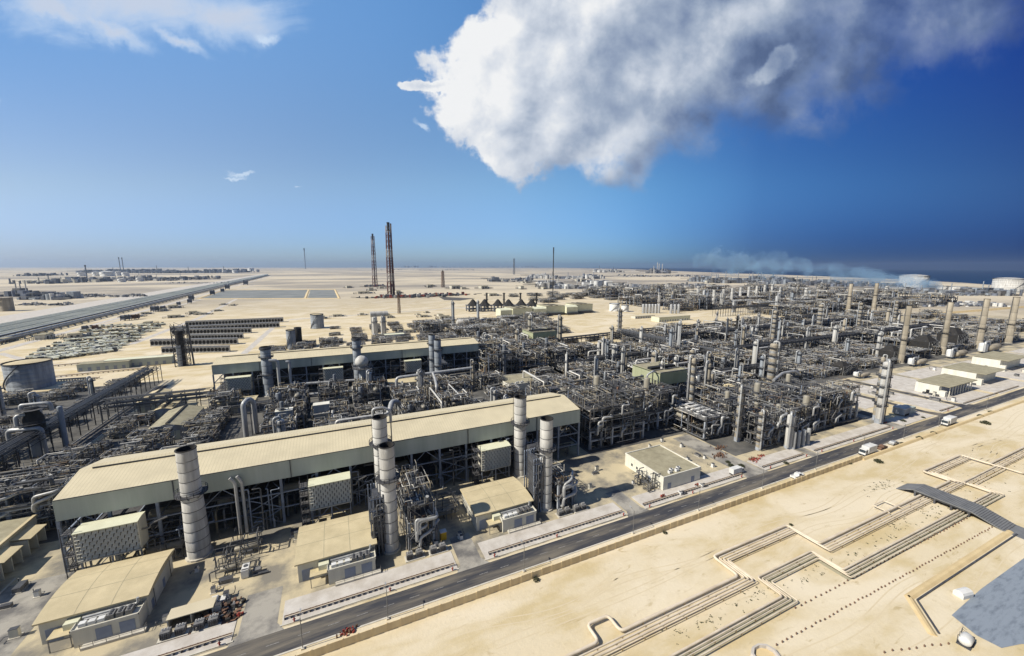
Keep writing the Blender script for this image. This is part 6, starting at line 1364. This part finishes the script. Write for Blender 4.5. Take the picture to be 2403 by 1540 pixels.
# dike across the right sand
a, b = g('I', 900, 372), g('I', 2100, 290)
sheets('sand_yard', 'sand', [[(462, 358), (690, 362), (675, 378), (604, 528), (490, 520), (450, 420)]], .03)
for i, (p, q_) in enumerate(((g('I', 1150, 500), g('I', 2090, 425)), (g('I', 910, 370), g('I', 1880, 290)), (g('I', 1490, 525), g('I', 2060, 565)))):
    t = thing('sand_dike', ('straight pale dike across the sand behind the tan stacks', 'pale dike running toward the seaside tanks', 'low bright dike before the right-hand sand')[i], 'dike'); rb = MB().use('berm_sand'); ridge(rb, [p, q_], 7, 3); obj('ridge', rb, t)

tr = MB().use('pad')
for pts, w in (([g('E', 1180, 800), g('E', 1800, 560), g('E', 2310, 300)], 7), ([g('E', 640, 690), g('E', 1500, 480), g('E', 2300, 262)], 6), ([g('F', 560, 470), g('F', 850, 210)], 6), ([g('E', 420, 1120), g('E', 1500, 905)], 4), ([g('F', 1000, 130), g('G', 600, 480), g('G', 1500, 420)], 8), ([g('E', 0, 880), g('E', 400, 990), g('E', 1480, 930)], 5)):
    for a, b in zip(pts[:-1], pts[1:]):
        d_ = Vector((b[0] - a[0], b[1] - a[1], 0)).normalized(); n_ = Vector((-d_.y, d_.x, 0)) * w / 2; a3, b3 = Vector((*a, .03)), Vector((*b, .03)); tr.quad(a3 - n_, b3 - n_, b3 + n_, a3 + n_)
struct('dirt_path', tr)

q = random.Random(404); cnt = {}
ZT = [((168, 150, 278, 300), 26, 'in the central process area'), ((300, 170, 690, 335), 34, 'in the wide right-hand area'), ((100, 165, 160, 320), 9, 'right of the two long halls'), ((-30, 170, 90, 245), 9, 'between the two long halls'), ((-235, 210, -130, 330), 8, 'left of the rack street'), ((600, 400, 1200, 680), 22, 'in the farther process trains')]
for (x0, y0, x1, y1), n, w in ZT:
    P = sorted([(q.uniform(x0, x1), q.uniform(y0, y1)) for _ in range(n)])
    for i, (x, y) in enumerate(P):
        h = q.uniform(14, 27) * (1.3 if y > 390 else 1) * (.72 if x < 95 else 1); d_ = q.choice((1.4, 2, 2.6, 3.4)) * (1.8 if y > 390 else 1)
        tower(x, y, h, d_, '%s column %s, %s of them from the left' % (q.choice(('plain slim', 'platform-ringed', 'insulated')), w, ordn(i)), q.choice(('stack_tan', 'alu', 'vessel', 'stack_blue', 'stack_light')), q.choice((1, 2, 3)), 'columns ' + w, n=10)
    for i in range(n // 2):
        x, y = q.uniform(x0, x1 - 30), q.uniform(y0, y1); L_ = q.uniform(14, 45); z = q.uniform(8, 15) * (.8 if x < 95 else 1); a = q.random() < .6
        pts = [(0, 0, .3), (0, 0, z), (L_ if a else 0, 0 if a else L_ * .6, z), (L_ if a else 0, (0 if a else L_ * .6) + 4, z), (L_ if a else 0, (0 if a else L_ * .6) + 4, .3)]
        t = thing('header_pipe', 'bright clad header pipe %s, %s of its run' % (w, ordn(i)), 'pipe', (x, y, 0), 'header pipes ' + w); obj('pipe', MB().use('header_clad').tube(pts, q.choice((.35, .5, .65)), 8), t)

q = random.Random(91); YZ = [((-41, 99, -26, 125), 9, 'on the yard right of the thickest stack'), ((14, 100, 33, 104), 4, 'beside the yellow cabinet'), ((-16, 119.5, 8, 126), 6, 'behind the middle substation'), ((34, 119.5, 54, 126), 5, 'behind the third substation'), ((66, 99, 101, 128), 10, 'on the yard left of the white block building'), ((124, 98, 150, 128), 9, 'on the yard right of the white block building'), ((-78, 100, -66, 130), 6, 'on the driveway by the workshop'), ((306, 93, 340, 142), 8, 'on the pale yard before the columned office'), ((385, 93, 560, 140), 10, 'on the farther pale yards')]
cp = []
for k in range(3):
    t = thing('service_cabinet', '', 'cabinet', (0, 0, -50)); w, d_, h = ((1.2, .7, 1.7), (2.4, 1.2, 1.0), (.8, .8, 1.3))[k]
    obj('cabinet', MB().use(('wall_cream', 'steel', 'white')[k]).box(-w / 2, -d_ / 2, .12, w / 2, d_ / 2, h), t); obj('base', MB().use('kerb').box(-w / 2 - .2, -d_ / 2 - .2, 0, w / 2 + .2, d_ / 2 + .2, .12), t)
    obj('pipe', MB().use('pipe').tube([(w / 2, 0, .5), (w / 2 + .8, 0, .5), (w / 2 + .8, 1.2, .5), (w / 2 + .8, 1.2, 1.3)], .07, 5), t); obj('top_cap', MB().use('steel_dark').box(-w / 2 - .05, -d_ / 2 - .05, h, w / 2 + .05, d_ / 2 + .05, h + .07), t); cp.append(t)
used = set()
for (x0, y0, x1, y1), n, w in YZ:
    P = sorted([(q.uniform(x0, x1), q.uniform(y0, y1)) for _ in range(n)])
    for i, (x, y) in enumerate(P):
        k = q.randrange(3); lb = '%s %s, %s from the left' % (('upright cream cabinet', 'low grey box', 'small white unit')[k], w, ordn(i)); s_ = q.uniform(.8, 1.3) * (1.5 if x > 300 else 1); rz = q.choice((0, PI / 2, PI))
        z0 = .13 if x > 300 else .02
        if k in used: dup(cp[k], (x, y, z0), rz=rz, label=lb, scale=(s_, s_, s_), group='small yard cabinets')
        else: used.add(k); t = cp[k]; t.location = (x, y, z0); t.rotation_euler = (0, 0, rz); t.scale = (s_, s_, s_); t['label'] = lb; t['group'] = 'small yard cabinets'
hut0 = None
for w, n, (x0, y0, x1, y1), mx_ in (('on the sand beyond the farther hall', 16, (-60, 470, 190, 700), 1.0), ('on the sand between cooling rows and pipe corridor', 14, (-330, 560, -190, 1000), 1.2), ('on the open desert around the flares', 14, (30, 900, 700, 1700), 2.4), ('on the coastal sand beyond the works', 14, (700, 950, 2300, 1900), 2.6)):
    P = sorted([(q.uniform(x0, x1), q.uniform(y0, y1)) for _ in range(n)])
    for i, (x, y) in enumerate(P):
        lb = 'small flat-roofed hut %s, %s from the left' % (w, ordn(i)); s_ = (q.uniform(.5, 1.5) * mx_, q.uniform(.6, 1.2) * mx_, q.uniform(.6, 1.3) * mx_)
        if hut0 is None:
            hut0 = thing('site_hut', lb, 'hut', (x, y, 0), 'small huts on the sand'); obj('wall', MB().use('wall_cream').box(-5, -3, 0, 5, 3, 3.6).use('stack_blue').box(5, -2, 0, 8, 2, 2.4), hut0); obj('roof', MB().use('roof_olive').box(-5.3, -3.3, 3.6, 5.3, 3.3, 3.9), hut0)
            obj('door', MB().use('dark').box(-3, -3.06, 0, -1.4, -3, 2.4), hut0); obj('window', MB().use('glass').box(1, -3.06, 1.2, 3, -3, 2.4), hut0); obj('fenced_yard', MB().use('steel_dark').rail([(-9, -7), (10, -7), (10, 6), (-9, 6), (-9, -7)], 0, 1.8, .18), hut0); hut0.scale = s_
        else: dup(hut0, (x, y, 0), rz=q.choice((0, PI / 2, .3)), label=lb, scale=s_)

# ---------------------------------------------------------------- haze and smoke
def volume_mat(name, dens, col, noise_=None, aniso=.2):
    m = bpy.data.materials.new(name); m.use_nodes = True; t = m.node_tree; t.nodes.clear(); L = t.links.new
    o = nd(t, 'ShaderNodeOutputMaterial'); v = nd(t, 'ShaderNodeVolumePrincipled'); L(v.outputs[0], o.inputs['Volume'])
    v.inputs['Color'].default_value = (*col, 1); v.inputs['Density'].default_value = dens; v.inputs['Anisotropy'].default_value = aniso
    if noise_:
        g_ = nd(t, 'ShaderNodeTexCoord'); n = nd(t, 'ShaderNodeTexNoise'); n.inputs['Scale'].default_value = noise_[0]; n.inputs['Detail'].default_value = 3; L(g_.outputs['Object'], n.inputs['Vector'])
        s = nd(t, 'ShaderNodeSeparateXYZ'); L(g_.outputs['Object'], s.inputs[0])
        def mt(op, a, b_=None):
            k = nd(t, 'ShaderNodeMath', operation=op)
            for i, x in enumerate((a, b_)):
                if x is None: continue
                if isinstance(x, (int, float)): k.inputs[i].default_value = x
                else: L(x, k.inputs[i])
            return k.outputs[0]
        Lx, R_ = noise_[1], noise_[2]
        u_ = mt('DIVIDE', s.outputs[0], Lx)                       # 0 source .. 1 end
        cz = mt('MULTIPLY', mt('POWER', mt('MAXIMUM', u_, 0), .8), noise_[3]); rr_ = mt('ADD', mt('MULTIPLY', u_, R_ * .75), R_ * .42)
        dz = mt('DIVIDE', mt('SUBTRACT', s.outputs[2], mt('ADD', cz, R_ * .3)), rr_); dy = mt('DIVIDE', s.outputs[1], mt('MULTIPLY', rr_, 1.6))
        d_ = mt('SUBTRACT', 1.0, mt('SQRT', mt('ADD', mt('MULTIPLY', dz, dz), mt('MULTIPLY', dy, dy))))
        f_ = mt('ADD', d_, mt('MULTIPLY', mt('SUBTRACT', n.outputs['Fac'], .505), 7.0))
        f_ = mt('MINIMUM', mt('MAXIMUM', f_, 0), 1); f_ = mt('MULTIPLY', f_, mt('SUBTRACT', 1.15, u_)); L(mt('MULTIPLY', f_, dens), v.inputs['Density'])
    MATS[name] = m; return m
volume_mat('haze_air', 4.2e-5, (.68, .82, 1.0), aniso=.5)
hz = obj('haze', MB().use('haze_air').box(-22200, -22200, -2, 22200, 22200, 260)); hz['kind'] = 'stuff'
a = Vector((1780, 620, 4)); b = Vector((2350, 1950, 4)); Ls = (b - a).length
volume_mat('smoke_air', .12, (.45, .72, 1.0), (.011, Ls, 46, 105), .0)
sm = obj('smoke', MB().use('smoke_air').box(0, -110, 0, Ls, 110, 215)); sm.location = a; sm.rotation_euler = (0, 0, math.atan2((b - a).y, (b - a).x)); sm['kind'] = 'stuff'; sm['label'] = 'thin blue smoke drifting inland above the seaside works'; sm['category'] = 'smoke'
SC.cycles.volume_step_rate = 4; SC.cycles.volume_max_steps = 64
